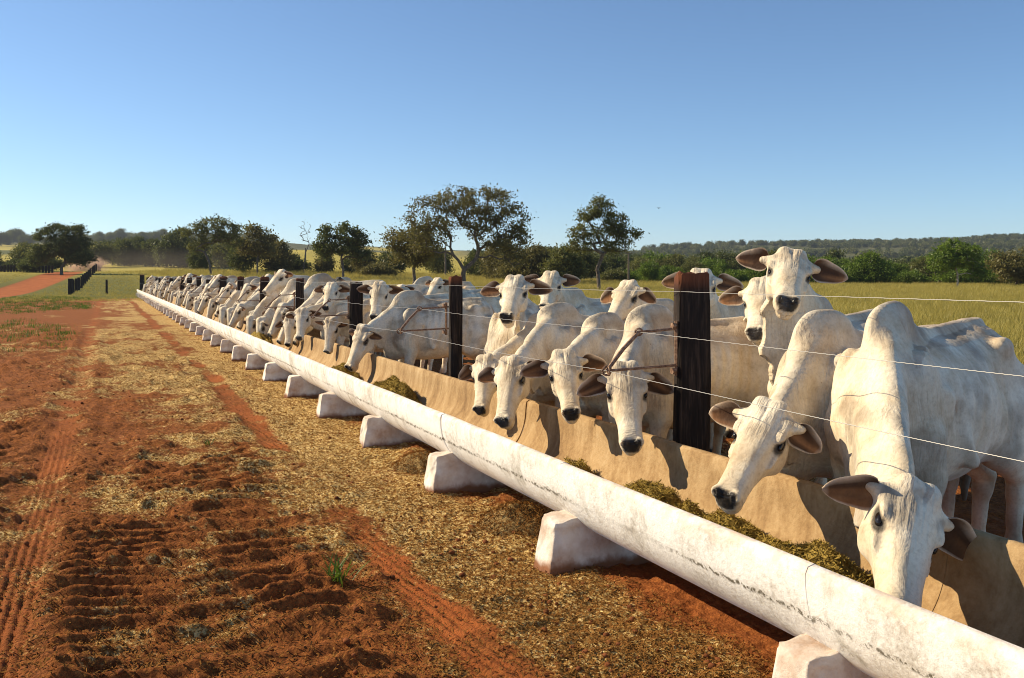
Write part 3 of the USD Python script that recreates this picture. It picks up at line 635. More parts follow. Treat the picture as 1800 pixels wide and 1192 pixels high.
def cow_materials():
    hide = mat('cattle_hide', {
        'c': ('attribute', {'attribute': 'coat'}), 'fo': ('attribute', {'attribute': 'fold'}), 'we': ('attribute', {'attribute': 'wet'}),
        'tc': ('texture_coordinate', {}), 'oi': ('object_info', {}),
        'n1': ('noise_texture', {'scale': 48.0, 'detail': 7.0, 'roughness': .75}),
        'n2': ('noise_texture', {'scale': 4.5, 'detail': 4.0, 'roughness': .6}),
        'r1': ('rgb_ramp', {'ramp': [(.2, (.66, .60, .52)), (.42, (.90, .88, .85)), (.55, (1.02, 1.02, 1.0)), (1, (1.08, 1.07, 1.05))]}),
        'r2': ('rgb_ramp', {'ramp': [(.25, (.62, .52, .42)), (.44, (.88, .83, .76)), (.6, (1, 1, 1)), (1, (1.04, 1.04, 1.04))]}),
        'spv': ('voronoi_texture', {'scale': 15.0, 'randomness': 1.0}),
        'spr': ('rgb_ramp', {'ramp': [(0, (.22, .15, .10)), (.05, (.35, .25, .17)), (.085, (1, 1, 1)), (1, (1, 1, 1))]}),
        'spn': ('noise_texture', {'scale': 2.3, 'detail': 2.0}), 'spm': ('map_range', {'from_min': .55, 'from_max': .68, 'clamp': True}),
        'm3': ('mix_color', {'blend_type': 'multiply'}),
        'm1': ('mix_color', {'blend_type': 'multiply', 'fac': 1.0}), 'm2': ('mix_color', {'blend_type': 'multiply', 'fac': 1.0}),
        'map': ('mapping', {'scale': (1.0, .8, .07)}),
        'wv': ('noise_texture', {'scale': 42.0, 'detail': 3.0, 'roughness': .6, 'distortion': .35}),
        'wf': ('math', {'math_type': 'multiply'}),
        'hairm': ('mapping', {'scale': (1, 1, .25)}), 'hair': ('noise_texture', {'scale': 260.0, 'detail': 2.0}),
        'b0': ('bump', {'strength': .12, 'distance': .004}),
        'wk': ('noise_texture', {'scale': 13.0, 'detail': 5.0, 'roughness': .6, 'distortion': .8}), 'wkm': ('mapping', {'scale': (1.2, 1.2, .5)}), 'bw': ('bump', {'strength': .38, 'distance': .022}),
        'b1': ('bump', {'strength': .9, 'distance': .016}),
        'rg': ('map_range', {'from_min': 0.0, 'from_max': 1.0, 'to_min': .62, 'to_max': .22}),
        'hp': ('attribute', {'attribute': 'headpos'}), 'hx': ('separate_xyz', {}),
        'fm': ('mapping', {'scale': (7.0, 62.0, 22.0)}), 'fn': ('noise_texture', {'scale': 1.0, 'detail': 2.5, 'roughness': .55}),
        'fx0': ('map_range', {'range_type': 'smoothstep', 'from_min': -.09, 'from_max': -.03, 'clamp': True}), 'fx1': ('map_range', {'range_type': 'smoothstep', 'from_min': .30, 'from_max': .10, 'clamp': True}), 'fmul': ('math', {'math_type': 'multiply'}), 'fz': ('map_range', {'range_type': 'smoothstep', 'from_min': -.14, 'from_max': -.05, 'clamp': True}), 'fmul2': ('math', {'math_type': 'multiply'}), 'fmul3': ('math', {'math_type': 'multiply'}),
        'nm': ('mapping', {'scale': (85.0, 14.0, 14.0)}), 'nn': ('noise_texture', {'scale': 1.0, 'detail': 2.0}), 'nx0': ('map_range', {'range_type': 'smoothstep', 'from_min': .36, 'from_max': .43, 'clamp': True}), 'nmul': ('math', {'math_type': 'multiply'}),
        'ey': ('math', {'math_type': 'absolute'}), 'ec': ('combine_xyz', {}), 'es': ('vector_math', {'math_type': 'subtract', 'vector2': (.145, .108, -.071)}), 'em': ('mapping', {'scale': (.75, .8, 1.2)}), 'ed': ('vector_math', {'math_type': 'length'}), 'ew': ('math', {'math_type': 'multiply', 'value2': 430.0}), 'esn': ('math', {'math_type': 'sine'}), 'emk': ('map_range', {'range_type': 'smoothstep', 'from_min': .085, 'from_max': .03, 'clamp': True, 'to_max': .05}), 'emul': ('math', {'math_type': 'multiply'}),
        's1': ('math', {'math_type': 'add'}), 's2': ('math', {'math_type': 'add'}), 'bf': ('bump', {'strength': 1.0, 'distance': .009}),
        'p': ('principled_bsdf', {'specular_ior_level': .16, 'sheen_weight': .12, 'sheen_roughness': .4})},
        [('tc.object', 'n1.vector'), ('tc.object', 'n2.vector'), ('n1.fac', 'r1.fac'), ('n2.fac', 'r2.fac'), ('c.color', 'm1.a'), ('r1.color', 'm1.b'), ('m1.result', 'm2.a'), ('r2.color', 'm2.b'),
         ('tc.object', 'spv.vector'), ('spv.distance', 'spr.fac'), ('tc.object', 'spn.vector'), ('spn.fac', 'spm.value'), ('spm.result', 'm3.fac'), ('m2.result', 'm3.a'), ('spr.color', 'm3.b'),
         ('m3.result', 'p.base_color'), ('tc.object', 'map.vector'), ('map.vector', 'wv.vector'), ('wv.fac', 'wf.value1'), ('fo.fac', 'wf.value2'),
         ('tc.object', 'hairm.vector'), ('hairm.vector', 'hair.vector'), ('hair.fac', 'b0.height'), ('wf.value', 'b1.height'), ('tc.object', 'wkm.vector'), ('wkm.vector', 'wk.vector'), ('wk.fac', 'bw.height'), ('b0.normal', 'bw.normal'), ('bw.normal', 'b1.normal'), ('hp.vector', 'hx.vector'), ('hp.vector', 'fm.vector'), ('fm.vector', 'fn.vector'), ('hx.x', 'fx0.value'), ('hx.x', 'fx1.value'), ('fx0.result', 'fmul.value1'), ('fx1.result', 'fmul.value2'), ('hx.z', 'fz.value'), ('fmul.value', 'fmul2.value1'), ('fz.result', 'fmul2.value2'), ('fmul2.value', 'fmul3.value1'), ('fn.fac', 'fmul3.value2'),
         ('hp.vector', 'nm.vector'), ('nm.vector', 'nn.vector'), ('hx.x', 'nx0.value'), ('nx0.result', 'nmul.value1'), ('nn.fac', 'nmul.value2'),
         ('hx.y', 'ey.value1'), ('hx.x', 'ec.x'), ('ey.value', 'ec.y'), ('hx.z', 'ec.z'), ('ec.vector', 'es.vector1'), ('es.vector', 'em.vector'), ('em.vector', 'ed.vector1'), ('ed.value', 'ew.value1'), ('ew.value', 'esn.value1'), ('ed.value', 'emk.value'), ('esn.value', 'emul.value1'), ('emk.result', 'emul.value2'),
         ('fmul3.value', 's1.value1'), ('nmul.value', 's1.value2'), ('s1.value', 's2.value1'), ('emul.value', 's2.value2'), ('s2.value', 'bf.height'), ('b1.normal', 'bf.normal'), ('bf.normal', 'p.normal'), ('we.fac', 'rg.value'), ('rg.result', 'p.roughness')])
    eye = mat('cattle_eye', {'p': ('principled_bsdf', {'base_color': (.012, .008, .006), 'roughness': .08})}, [])
    return hide, eye
HIDE, EYE_MAT = cow_materials()
_ico = trimesh.creation.icosphere(2, 1.0)

def emit_cow(data, label, loc, heading_deg, s, group=None, eyes=True, cat='cow', name='zebu_cow'):
    th_ = thing(name, label, cat, loc, heading_deg, s, group)
    obj_raw('body', data['v'], data['q'], data['n'], HIDE, th_, {'coat': data['coat'], 'fold': data['fold'], 'wet': data['wet'], 'headpos': data['hp']})
    if eyes:
        for e in data['eyes']:
            v = (_ico.vertices * [.030, .0135, .019]) @ data['R'] + e
            obj('eye', (v, _ico.faces), EYE_MAT, th_, smooth=True)
    return th_

HEAD0 = math.degrees(math.atan2(-ST, -CT))               # straight at the trough
def cow_px(label, hump, dh, off, poll, dp, muz, near=True, nh=(0, 1, .5), vox=.014, seed=1, s=None, roll=0.0, hz=1.46, **kw):
    """place a cow from its hump, poll and muzzle: nh is the forehead's direction as (right, towards the viewer, up)"""
    hp = at_d(hump[0], hump[1], dh)
    s = s or float(np.clip(hp[2] / hz, .86, 1.04))
    ang = math.radians(HEAD0 + off); f = np.array([math.cos(ang), math.sin(ang)])
    base = np.array([hp[0], hp[1], 0.0]); base[:2] -= f * .29 * s
    pw = at_d(poll[0], poll[1], dp)
    L = .51 * 1.08 * s
    ray = at_y(muz[0], muz[1], 1.0) - np.array([0, 0, EYE]); o = np.array([0, 0, EYE])
    tc = (ray @ (pw - o)) / (ray @ ray); dmin = np.linalg.norm(o + ray * tc - pw)
    dt = math.sqrt(max(L * L - dmin * dmin, 0)) / np.linalg.norm(ray)
    mw = o + ray * (tc - dt if near else tc + dt)
    toloc = lambda v: np.array([v[0] * f[0] + v[1] * f[1], -v[0] * f[1] + v[1] * f[0], v[2]])
    pl = toloc(pw - base) / s; al = toloc(unit(mw - pw)); nl = toloc(unit(np.array([nh[0], -nh[1], nh[2]])))
    # the muzzle pad sits a little below the face line
    d = build_cow(pl, al, nl, vox=vox, seed=seed, **kw)
    return emit_cow(d, label, base, math.degrees(ang), s)
# ------------------------------------------------------------------ the trough on its blocks
T0, T1, STEP = -.25, 83.0, 1.966
B0 = 4.53
def trough_profile(n=44):
    """closed outline (d, z) of the half-pipe, and a perimeter coordinate: outside from the front rim down and up to the back rim, then inside back"""
    a = np.linspace(0, np.pi, n)
    cx, rx = 2.69, .395
    zt = np.interp(np.linspace(0, 1, n), [0, 1], [.533, .60])
    out = np.stack([cx - rx * np.cos(a), zt - (zt - .125) * np.sin(a) ** .86], 1)
    cap_b = np.array([[cx + rx - .012, .626], [cx + rx - .045, .632], [cx + rx - .068, .618]])
    th = .075
    ai = a[::-1]
    zti = zt[::-1]
    ins = np.stack([cx - (rx - th) * np.cos(ai), zti - .0 - (zti - .125 - .07) * np.sin(ai) ** .86], 1)
    cap_f = np.array([[cx - rx + .068, .553], [cx - rx + .042, .566], [cx - rx + .012, .558]])
    P = np.vstack([out, cap_b, ins[1:-1], cap_f])
    return P
PROF = trough_profile()
_per = np.concatenate([[0], np.cumsum(np.linalg.norm(np.diff(PROF, axis=0), axis=1))])
white_mat = mat('limewashed_concrete', {
    'tc': ('texture_coordinate', {}), 'uv': ('uvmap', {'attribute': 'st'}), 'su': ('separate_xyz', {}), 'g': ('geometry', {}),
    'n1': ('noise_texture', {'scale': 3.0, 'detail': 8.0, 'roughness': .65}), 'n2': ('noise_texture', {'scale': 38.0, 'detail': 8.0, 'roughness': .7}), 'n3': ('noise_texture', {'scale': 11.0, 'detail': 6.0, 'roughness': .65}),
    'ism': ('mapping', {'scale': (1, 1, .35)}), 'isn': ('noise_texture', {'scale': 4.5, 'detail': 8.0, 'roughness': .68, 'distortion': .6}), 'ima': ('math', {'math_type': 'multiply_add', 'value2': .9, 'value3': -.12}), 'imb': ('math', {'math_type': 'multiply_add', 'value2': .34}),
    'wa': ('math', {'math_type': 'multiply_add', 'value2': .6}), 'wb': ('math', {'math_type': 'subtract', 'value2': .30}),
    'inr': ('map_range', {'from_min': .992, 'from_max': 1.0, 'clamp': True}),
    'wc': ('rgb_ramp', {'ramp': [(.26, (.36, .32, .27)), (.38, (.58, .555, .51)), (.49, (.72, .705, .67)), (.62, (.78, .77, .74))]}),
    'ic': ('rgb_ramp', {'ramp': [(.28, (.17, .095, .042)), (.45, (.30, .185, .083)), (.58, (.40, .265, .13)), (.75, (.50, .365, .21))]}),
    # rust coloured dust on the rim: perimeter near 0 or past the back rim
    'rim': ('map_range', {'range_type': 'smoothstep', 'from_min': .085, 'from_max': -.03, 'clamp': True}), 'rimn': ('math', {'math_type': 'multiply'}), 'rimr': ('map_range', {'from_min': .36, 'from_max': .66, 'to_min': 0, 'to_max': 1.0, 'clamp': False}), 'rimc': ('clamp', {}),
    'm1': ('mix_color', {'b': (.62, .47, .35)}), 'm2': ('mix_color', {}), 'm3': ('mix_color', {'b': (.13, .115, .085)}),
    # a broken line of dark flecks along the waist of the outside
    'ln': ('math', {'math_type': 'multiply_add', 'value2': .07, 'value3': -.035}), 'la': ('math', {'math_type': 'add'}), 'ls': ('math', {'math_type': 'subtract', 'value2': .165}), 'lab': ('math', {'math_type': 'absolute'}), 'lr': ('map_range', {'range_type': 'smoothstep', 'from_min': .020, 'from_max': .003, 'clamp': True}),
    'lnn': ('map_range', {'range_type': 'smoothstep', 'from_min': .47, 'from_max': .53, 'clamp': True}), 'lm': ('math', {'math_type': 'multiply'}), 'lm2': ('math', {'math_type': 'multiply'}), 'big': ('noise_texture', {'scale': .9, 'detail': 3.0}), 'bigr': ('map_range', {'range_type': 'smoothstep', 'from_min': .38, 'from_max': .55, 'clamp': True}),
    # greyish bare patches running down
    'gpm': ('mapping', {'scale': (1, 1, .45)}), 'gp': ('noise_texture', {'scale': 4.2, 'detail': 7.0, 'roughness': .72}), 'gpr': ('map_range', {'range_type': 'smoothstep', 'from_min': .53, 'from_max': .68, 'to_max': .85, 'clamp': True}), 'm4': ('mix_color', {'b': (.40, .375, .32)}),
    'b': ('bump', {'strength': .5, 'distance': .012}),
    'low': ('map_range', {'range_type': 'smoothstep', 'from_min': .40, 'from_max': .62, 'to_max': .40, 'clamp': True}), 'lowm': ('math', {'math_type': 'multiply'}), 'm5': ('mix_color', {'b': (.36, .17, .08)}),
    'p': ('principled_bsdf', {'roughness': .88, 'specular_ior_level': .2})},
    [('uv.UV', 'su.vector'), ('g.position', 'n1.vector'), ('g.position', 'n2.vector'), ('g.position', 'n3.vector'), ('g.position', 'big.vector'),
     ('n2.fac', 'wa.value1'), ('n1.fac', 'wa.value3'), ('wa.value', 'wb.value1'), ('wb.value', 'wc.fac'), ('g.position', 'ism.vector'), ('ism.vector', 'isn.vector'), ('isn.fac', 'ima.value1'), ('n2.fac', 'imb.value1'), ('ima.value', 'imb.value3'), ('imb.value', 'ic.fac'), ('su.y', 'inr.value'),
     ('su.y', 'rim.value'), ('n3.fac', 'rimr.value'), ('rim.result', 'rimn.value1'), ('rimr.result', 'rimn.value2'), ('rimn.value', 'rimc.value'), ('rimc.result', 'm1.fac'), ('wc.color', 'm1.a'),
     ('g.position', 'gpm.vector'), ('gpm.vector', 'gp.vector'), ('gp.fac', 'gpr.value'), ('gpr.result', 'm4.fac'), ('m1.result', 'm4.a'),
     ('n3.fac', 'ln.value1'), ('ln.value', 'la.value1'), ('su.y', 'la.value2'), ('la.value', 'ls.value1'), ('ls.value', 'lab.value1'), ('lab.value', 'lr.value'), ('n2.fac', 'lnn.value'), ('lr.result', 'lm.value1'), ('lnn.result', 'lm.value2'), ('big.fac', 'bigr.value'), ('lm.value', 'lm2.value1'), ('bigr.result', 'lm2.value2'),
     ('su.y', 'low.value'), ('low.result', 'lowm.value1'), ('n1.fac', 'lowm.value2'), ('lowm.value', 'm5.fac'), ('m4.result', 'm5.a'),
     ('lm2.value', 'm3.fac'), ('m5.result', 'm3.a'),
     ('inr.result', 'm2.fac'), ('m3.result', 'm2.a'), ('ic.color', 'm2.b'), ('m2.result', 'p.base_color'), ('n2.fac', 'b.height'), ('b.normal', 'p.normal')])
# perimeter uv: outside 0..~.99, inside from 1 on (in metres), front cap negative
_nout = 44 + 3
_u = np.where(np.arange(len(PROF)) < 44, np.minimum(_per, .985), _per)
_u[44:47] = [1.02, 1.05, 1.08]; _u[47:] = 1.1 + np.arange(len(PROF) - 47) * .02
_u[-3:] = [.06, -.01, -.02]
_u[-4] = .10
blk_mat = mat('block_concrete', {
    'g': ('geometry', {}), 'tc': ('texture_coordinate', {}), 'sp': ('separate_xyz', {}),
    'n1': ('noise_texture', {'scale': 5.0, 'detail': 8.0, 'roughness': .65}), 'n2': ('noise_texture', {'scale': 42.0, 'detail': 6.0, 'roughness': .7}),
    'c': ('rgb_ramp', {'ramp': [(.3, (.40, .27, .19)), (.48, (.58, .49, .41)), (.62, (.70, .65, .58))]}),
    'w': ('math', {'math_type': 'multiply_add', 'value2': .10, 'value3': -.05}), 'wa': ('math', {'math_type': 'add'}), 'wet': ('map_range', {'range_type': 'smoothstep', 'from_min': .055, 'from_max': .0, 'clamp': True}),
    'm': ('mix_color', {'b': (.20, .085, .04)}), 'b': ('bump', {'strength': .45, 'distance': .012}),
    'p': ('principled_bsdf', {'roughness': .9, 'specular_ior_level': .2})},
    [('g.position', 'n1.vector'), ('g.position', 'n2.vector'), ('n1.fac', 'c.fac'), ('g.position', 'sp.vector'), ('n1.fac', 'w.value1'), ('w.value', 'wa.value1'), ('sp.z', 'wa.value2'), ('wa.value', 'wet.value'), ('wet.result', 'm.fac'), ('c.color', 'm.a'), ('m.result', 'p.base_color'), ('n2.fac', 'b.height'), ('b.normal', 'p.normal')])

def trough_mesh(t0, t1, seed, gap0=False, gap1=False, ns=9):
    r = np.random.default_rng(seed)
    ts = np.concatenate([[t0], np.linspace(t0 + .012, t1 - .012, ns), [t1]])
    n = len(PROF); vs, uv = [], []
    dz, dd = r.normal(0, .0012), r.normal(0, .001)
    for i, t in enumerate(ts):
        end = i in (0, len(ts) - 1)
        P = PROF.copy()
        c = np.array([2.69, .40])
        if end: P[:44] = c + (P[:44] - c) * (.985 if (i == 0 and gap0) or (i > 0 and gap1) else 1.0)
        P[:, 0] += dd + .003 * np.sin(t * 3 + seed); P[:, 1] += dz + .002 * np.sin(t * 2.1 + seed * 2)
        wob = (meshkit.noise(np.stack([np.full(n, t * 2.2), PROF[:, 0] * 5, PROF[:, 1] * 5], 1), 77) - .5) * .0045
        P[:, 1] += wob * (PROF[:, 1] > .3)
        P[:, 0] += wob * .6
        x, y = TD(np.full(n, t), P[:, 0])
        vs.append(np.stack([x, y, P[:, 1] + terrain(x, y)], 1)); uv.append(np.stack([np.full(n, t), _u], 1))
    v = np.vstack(vs); uv = np.vstack(uv)
    i = np.arange(len(ts) - 1)[:, None] * n; j = np.arange(n)[None]; k = (j + 1) % n
    q = np.stack([i + j, i + k, i + n + k, i + n + j], -1).reshape(-1, 4)
    f = np.vstack([q[:, [0, 2, 1]], q[:, [0, 3, 2]]])
    # closed ends: a strip between the outside and the inside
    m = 47
    cap = []
    po = list(range(0, 44)) ; pi = [(n - 4 - k_) for k_ in range(0, 44 - 2)]
    for b, flip in ((0, False), ((len(ts) - 1) * n, True)):
        loop = Polygon(PROF)
        tri = trimesh.creation.triangulate_polygon(loop, engine='earcut')
        vv, ff = tri
        from scipy.spatial import cKDTree
        idx = cKDTree(PROF).query(vv)[1]
        ff = idx[ff] + len(v) + (0 if b == 0 else n)
        cap.append(ff if not flip else ff[:, ::-1])
    f = np.vstack([f] + cap); v = np.vstack([v, v[:n], v[-n:]]); uv = np.vstack([uv, uv[:n], uv[-n:]])
    return v, f, uv
def thing_trough():
    tr = thing('feed_trough', 'long whitewashed half-round concrete feed trough along the red yard', 'feed trough')
    tb = B0 + STEP * np.arange(-2, 41)
    for i in range(len(tb) - 1):
        t0, t1 = tb[i] + (.006 if i == 3 else 0.0), tb[i + 1] - (.006 if i == 2 else 0.0)
        if tb[i] > T1: break
        v, f, uv = trough_mesh(t0, t1, 100 + i, i == 3, i == 2, ns=14 if i < 5 else 6)
        lab = None
        m = obj('trough_section', (v, f), white_mat, tr, smooth=False)
        n = meshkit.arrays((v, f), True)[2]
        # keep the rounded profile smooth, the ends sharp enough
        m.CreateNormalsAttr(Vt.Vec3fArray.FromNumpy(n.astype(np.float32))); m.SetNormalsInterpolation('vertex')
        UsdGeom.PrimvarsAPI(m).CreatePrimvar('st', T.TexCoord2fArray, 'vertex').Set(Vt.Vec2fArray.FromNumpy(uv.astype(np.float32)))
    # a dark open joint with a mortar bead at the near joint, mortar smears at the others
    return tr, tb
TROUGH, TB = thing_trough()
mortar_mat = mat('old_mortar', {'g': ('geometry', {}), 'n': ('noise_texture', {'scale': 30.0, 'detail': 6.0}), 'c': ('rgb_ramp', {'ramp': [(.3, (.30, .26, .20)), (.6, (.62, .58, .52))]}), 'b': ('bump', {'strength': .6, 'distance': .01}), 'p': ('principled_bsdf', {'roughness': .95})},
                 [('g.position', 'n.vector'), ('n.fac', 'c.fac'), ('c.color', 'p.base_color'), ('n.fac', 'b.height'), ('b.normal', 'p.normal')])
for i, t in enumerate(TB[1:14]):
    if i == 2: continue                                 # this joint gapes
    r = np.random.default_rng(300 + i)
    k = np.arange(13 + i % 3, 27)
    pts = []
    for kk in k:
        d_, z_ = PROF[kk]; nrm = unit([d_ - 2.69, z_ - .5])
        x, y = TD(t + .008 * r.normal(), d_ + nrm[0] * .001); pts.append((x, y, z_ + nrm[1] * .001 - .001))
    rad = .004 + .011 * np.abs(r.normal(size=len(k))) * sstep(13, 24, k) + .003 * r.uniform(size=len(k)); rad[[0, -1]] = .003
    obj('mortar_smear', tube(np.array(pts), rad, 7), mortar_mat, TROUGH, smooth=True)
# support blocks: one thing each
def block_mesh(seed):
    r = np.random.default_rng(seed)
    # cross wall with a slanted front end, thicker foot; local: x along the trough, y across (d - 2.215), z up
    nx_, ny_, nz_ = 5, 12, 6
    box = trimesh.creation.box((1, 1, 1)); 
    g = trimesh.remesh.subdivide_to_size(box.vertices, box.faces, .16)
    v, f = g; v = trimesh.Trimesh(v, f); v.merge_vertices(); f = v.faces; v = np.array(v.vertices)
    u, w, z = v[:, 0] * 2, v[:, 1] + .5, v[:, 2] + .5
    halfx = (.120 - .032 * z)
    x = u * halfx
    y = w * (.92 - .06 * z) + .05 * z * (1 - w) - .03 * 0
    zz = -.06 + z * .325
    P = np.stack([x, y, zz], 1)
    e = (np.abs(np.abs(u) - 1) < .01).astype(int) + ((w < .01) | (w > .99)).astype(int) + ((z > .99)).astype(int)
    cen = np.array([0, .45, .14])
    P[e >= 2] += (cen - P[e >= 2]) * [.09, .018, .045]
    P += (meshkit.noise(P * 11, seed)[:, None] - .5) * .030 + (meshkit.noise(P * 34, seed + 1)[:, None] - .5) * .010
    return P, f
_protos = {}
names_ = {0: None}
block_label = ['foremost whitewashed block, cut off by the bottom edge of the picture', 'large block under the trough beside the dark clodded earth', 'block under the open dark joint of the trough', 'fourth block from the right, with chaff heaped past it', 'fifth block from the right under the trough', 'sixth block from the right under the trough']
for i, t in enumerate(TB):
    if i == 0: continue
    ii = i - 1
    x, y = TD(t, 2.19)
    b = thing('support_block', block_label[ii] if ii < 6 else 'small pinkish white concrete block in the receding row under the trough', 'support block', (x, y, float(terrain(x, y))), 90 + math.degrees(TH) + np.random.default_rng(i).normal(0, 1.5), group='blocks that carry the trough')
    v, f = block_mesh(500 + i % 9) if i > 8 else block_mesh(400 + i)
    # local x runs along the trough, local y across it towards the cattle
    v = v * [1, -1, 1]; f = f[:, ::-1]
    obj('block', (v, f), blk_mat, b, smooth=40)
# ------------------------------------------------------------------ the cattle fence: dark timber posts, wires held off them by iron brackets
wood_mat = mat('weathered_timber', {
    'tc': ('texture_coordinate', {}), 'g': ('geometry', {}), 'sp': ('separate_xyz', {}),
    'mp': ('mapping', {'scale': (1, 1, .06)}), 'n1': ('noise_texture', {'scale': 60.0, 'detail': 6.0, 'roughness': .65, 'distortion': .4}), 'n2': ('noise_texture', {'scale': 5.0, 'detail': 5.0}),
    'c': ('rgb_ramp', {'ramp': [(.3, (.006, .004, .003)), (.5, (.017, .011, .008)), (.66, (.046, .030, .021)), (.8, (.12, .092, .072))]}),
    'tp': ('map_range', {'range_type': 'smoothstep', 'from_min': 1.50, 'from_max': 1.60, 'clamp': True}), 'tm': ('math', {'math_type': 'multiply'}), 'm': ('mix_color', {'b': (.20, .062, .024)}),
    'b': ('bump', {'strength': .9, 'distance': .012}), 'p': ('principled_bsdf', {'roughness': .85, 'specular_ior_level': .2})},
    [('tc.object', 'mp.vector'), ('mp.vector', 'n1.vector'), ('tc.object', 'n2.vector'), ('n1.fac', 'c.fac'), ('tc.object', 'sp.vector'), ('sp.z', 'tp.value'), ('tp.result', 'tm.value1'), ('n2.fac', 'tm.value2'), ('tm.value', 'm.fac'), ('c.color', 'm.a'), ('m.result', 'p.base_color'), ('n1.fac', 'b.height'), ('b.normal', 'p.normal')])
wire_mat = mat('galvanised_wire', {'p': ('principled_bsdf', {'base_color': (.36, .345, .32), 'metallic': .5, 'roughness': .45})}, [])
iron_mat = mat('rusty_iron', {'g': ('geometry', {}), 'n': ('noise_texture', {'scale': 60.0, 'detail': 5.0}), 'c': ('rgb_ramp', {'ramp': [(.3, (.10, .045, .022)), (.55, (.23, .13, .075)), (.75, (.36, .26, .18))]}), 'p': ('principled_bsdf', {'roughness': .75, 'metallic': .2})},
               [('g.position', 'n.vector'), ('n.fac', 'c.fac'), ('c.color', 'p.base_color')])

def post_mesh(w, dpt, h, seed, lean=0.0, below=.05):
    """squared, split and weathered post; local z up from the ground"""
    r = np.random.default_rng(seed)
    nz = 26; na = 28
    z = np.linspace(-below, h, nz)
    ang = np.arange(na) * 2 * np.pi / na
    c, s_ = np.cos(ang), np.sin(ang)
    pw = 5.5
    base = np.stack([np.sign(c) * np.abs(c) ** (2 / pw), np.sign(s_) * np.abs(s_) ** (2 / pw)], 1)
    v = []
    for zz in z:
        k = 1 - .05 * zz / h
        groove = (meshkit.noise(np.stack([ang * 7, np.full(na, zz * 1.2), np.full(na, seed * 3.1)], 1), seed) - .5) * .044 + (meshkit.noise(np.stack([c * 3, s_ * 3, np.full(na, zz * 3)], 1), seed + 1) - .5) * .045
        rr = 1 + groove / (w * .5) * .45
        v.append(np.stack([base[:, 0] * w / 2 * k * rr + lean * zz, base[:, 1] * dpt / 2 * k * rr, np.full(na, zz)], 1))
    top = v[-1].copy()
    topn = (meshkit.noise(np.stack([top[:, 0] * 22, top[:, 1] * 22, np.full(na, seed)], 1), seed) - .5) * .035
    v[-1][:, 2] += topn
    t2 = (top - [lean * h, 0, 0]) * [.90, .90, 1] + [lean * h, 0, .012]; t2[:, 2] += topn
    t3 = (top - [lean * h, 0, 0]) * [.5, .5, 1] + [lean * h, 0, .010 + .01 * r.normal()]
    v += [t2, t3]
    n = len(v); V = np.vstack(v + [np.array([[lean * h, 0, h + .008]])])
    i = np.arange(n - 1)[:, None] * na; j = np.arange(na)[None]; k = (j + 1) % na
    q = np.stack([i + j, i + k, i + na + k, i + na + j], -1).reshape(-1, 4)
    f = np.vstack([q[:, :3], q[:, [0, 2, 3]], np.stack([(n - 1) * na + np.arange(na), (n - 1) * na + (np.arange(na) + 1) % na, np.full(na, n * na)], 1)])
    return V, f

FENCE = thing('cattle_fence', 'dark timber post fence with three bright wires along the back of the trough', 'fence')
DP = 3.24
TP0 = (FPX * DP / (CT * (1215 - 188.0)) - DP * ST) / CT
TPOST = [TP0 + 4.075 * k for k in range(-1, 21)]
POST_H = {0: 1.59, 1: 1.577, 2: 1.505, 3: 1.56, 4: 1.59, 5: 1.60, 6: 1.59}
POST_W = {0: .195, 1: .128, 2: .185, 3: .135, 4: .2, 5: .155, 6: .19}
for k, t in zip(range(-1, 21), TPOST):
    x, y = TD(t, DP); r = np.random.default_rng(900 + k)
    w = POST_W.get(k, r.uniform(.14, .2)); h = POST_H.get(k, r.uniform(1.5, 1.62)) + (.02 if k in (0, 1) else 0)
    v, f = post_mesh(w, w * (.8 if k == 0 else .95), h, 900 + k, lean=r.normal(0, .006))
    a = -.02 if k == 0 else r.normal(0, .12)
    R2 = np.array([[math.cos(a), -math.sin(a), 0], [math.sin(a), math.cos(a), 0], [0, 0, 1]])
    p = obj('post', (v @ R2.T, f), wood_mat, FENCE, smooth=40, label='thick dark fence post, rusty red on top, nearest the viewer' if k == 0 else None)
    UsdGeom.Xformable(p).AddTranslateOp().Set(Gf.Vec3d(float(x), float(y), float(terrain(x, y))))
for (x, y, w, h) in [(*TD(101, 3.3), .42, 1.62)]:
    v, f = post_mesh(w, w, h, 990)
    p = obj('post', (v, f), wood_mat, FENCE, smooth=40); UsdGeom.Xformable(p).AddTranslateOp().Set(Gf.Vec3d(float(x), float(y), float(terrain(x, y))))

def ring(c, axis, R, r, n=14):
    axis = unit(axis); a = unit(np.cross(axis, [.3, .2, .9])); b = np.cross(axis, a)
    t = np.linspace(0, 2 * np.pi, n)
    return tube(c + R * (np.cos(t)[:, None] * a + np.sin(t)[:, None] * b), r, 6, False)
# wires: (height and d at each bracket)
def wire_path(ts, ds, hs, sag=.02):
    out = []
    for i in range(len(ts) - 1):
        for u in np.linspace(0, 1, 12, endpoint=False):
            t = ts[i] + (ts[i + 1] - ts[i]) * u
            x, y = TD(t, ds[i] + (ds[i + 1] - ds[i]) * u); out.append((x, y, hs[i] + (hs[i + 1] - hs[i]) * u - sag * 4 * u * (1 - u)))
    x, y = TD(ts[-1], ds[-1]); out.append((x, y, hs[-1]))
    return np.array(out)
tt = [-1.0] + TPOST[1:]
obj('wire', tube(wire_path(tt, [3.14] * len(tt), [1.51] + [1.512 + .004 * math.sin(i) for i in range(len(tt) - 1)], .006), .0015, 6), wire_mat, FENCE, smooth=True)
d2 = [2.86 + .01 * math.sin(i * 2.1) for i in range(len(tt))]; h2 = [1.268] + [1.275 + .008 * math.sin(i * 1.7) for i in range(len(tt) - 1)]
d3 = [2.64 + .012 * math.sin(i * 1.3) for i in range(len(tt))]; h3 = [1.015] + [1.055 + .01 * math.sin(i * 1.9) for i in range(len(tt) - 1)]
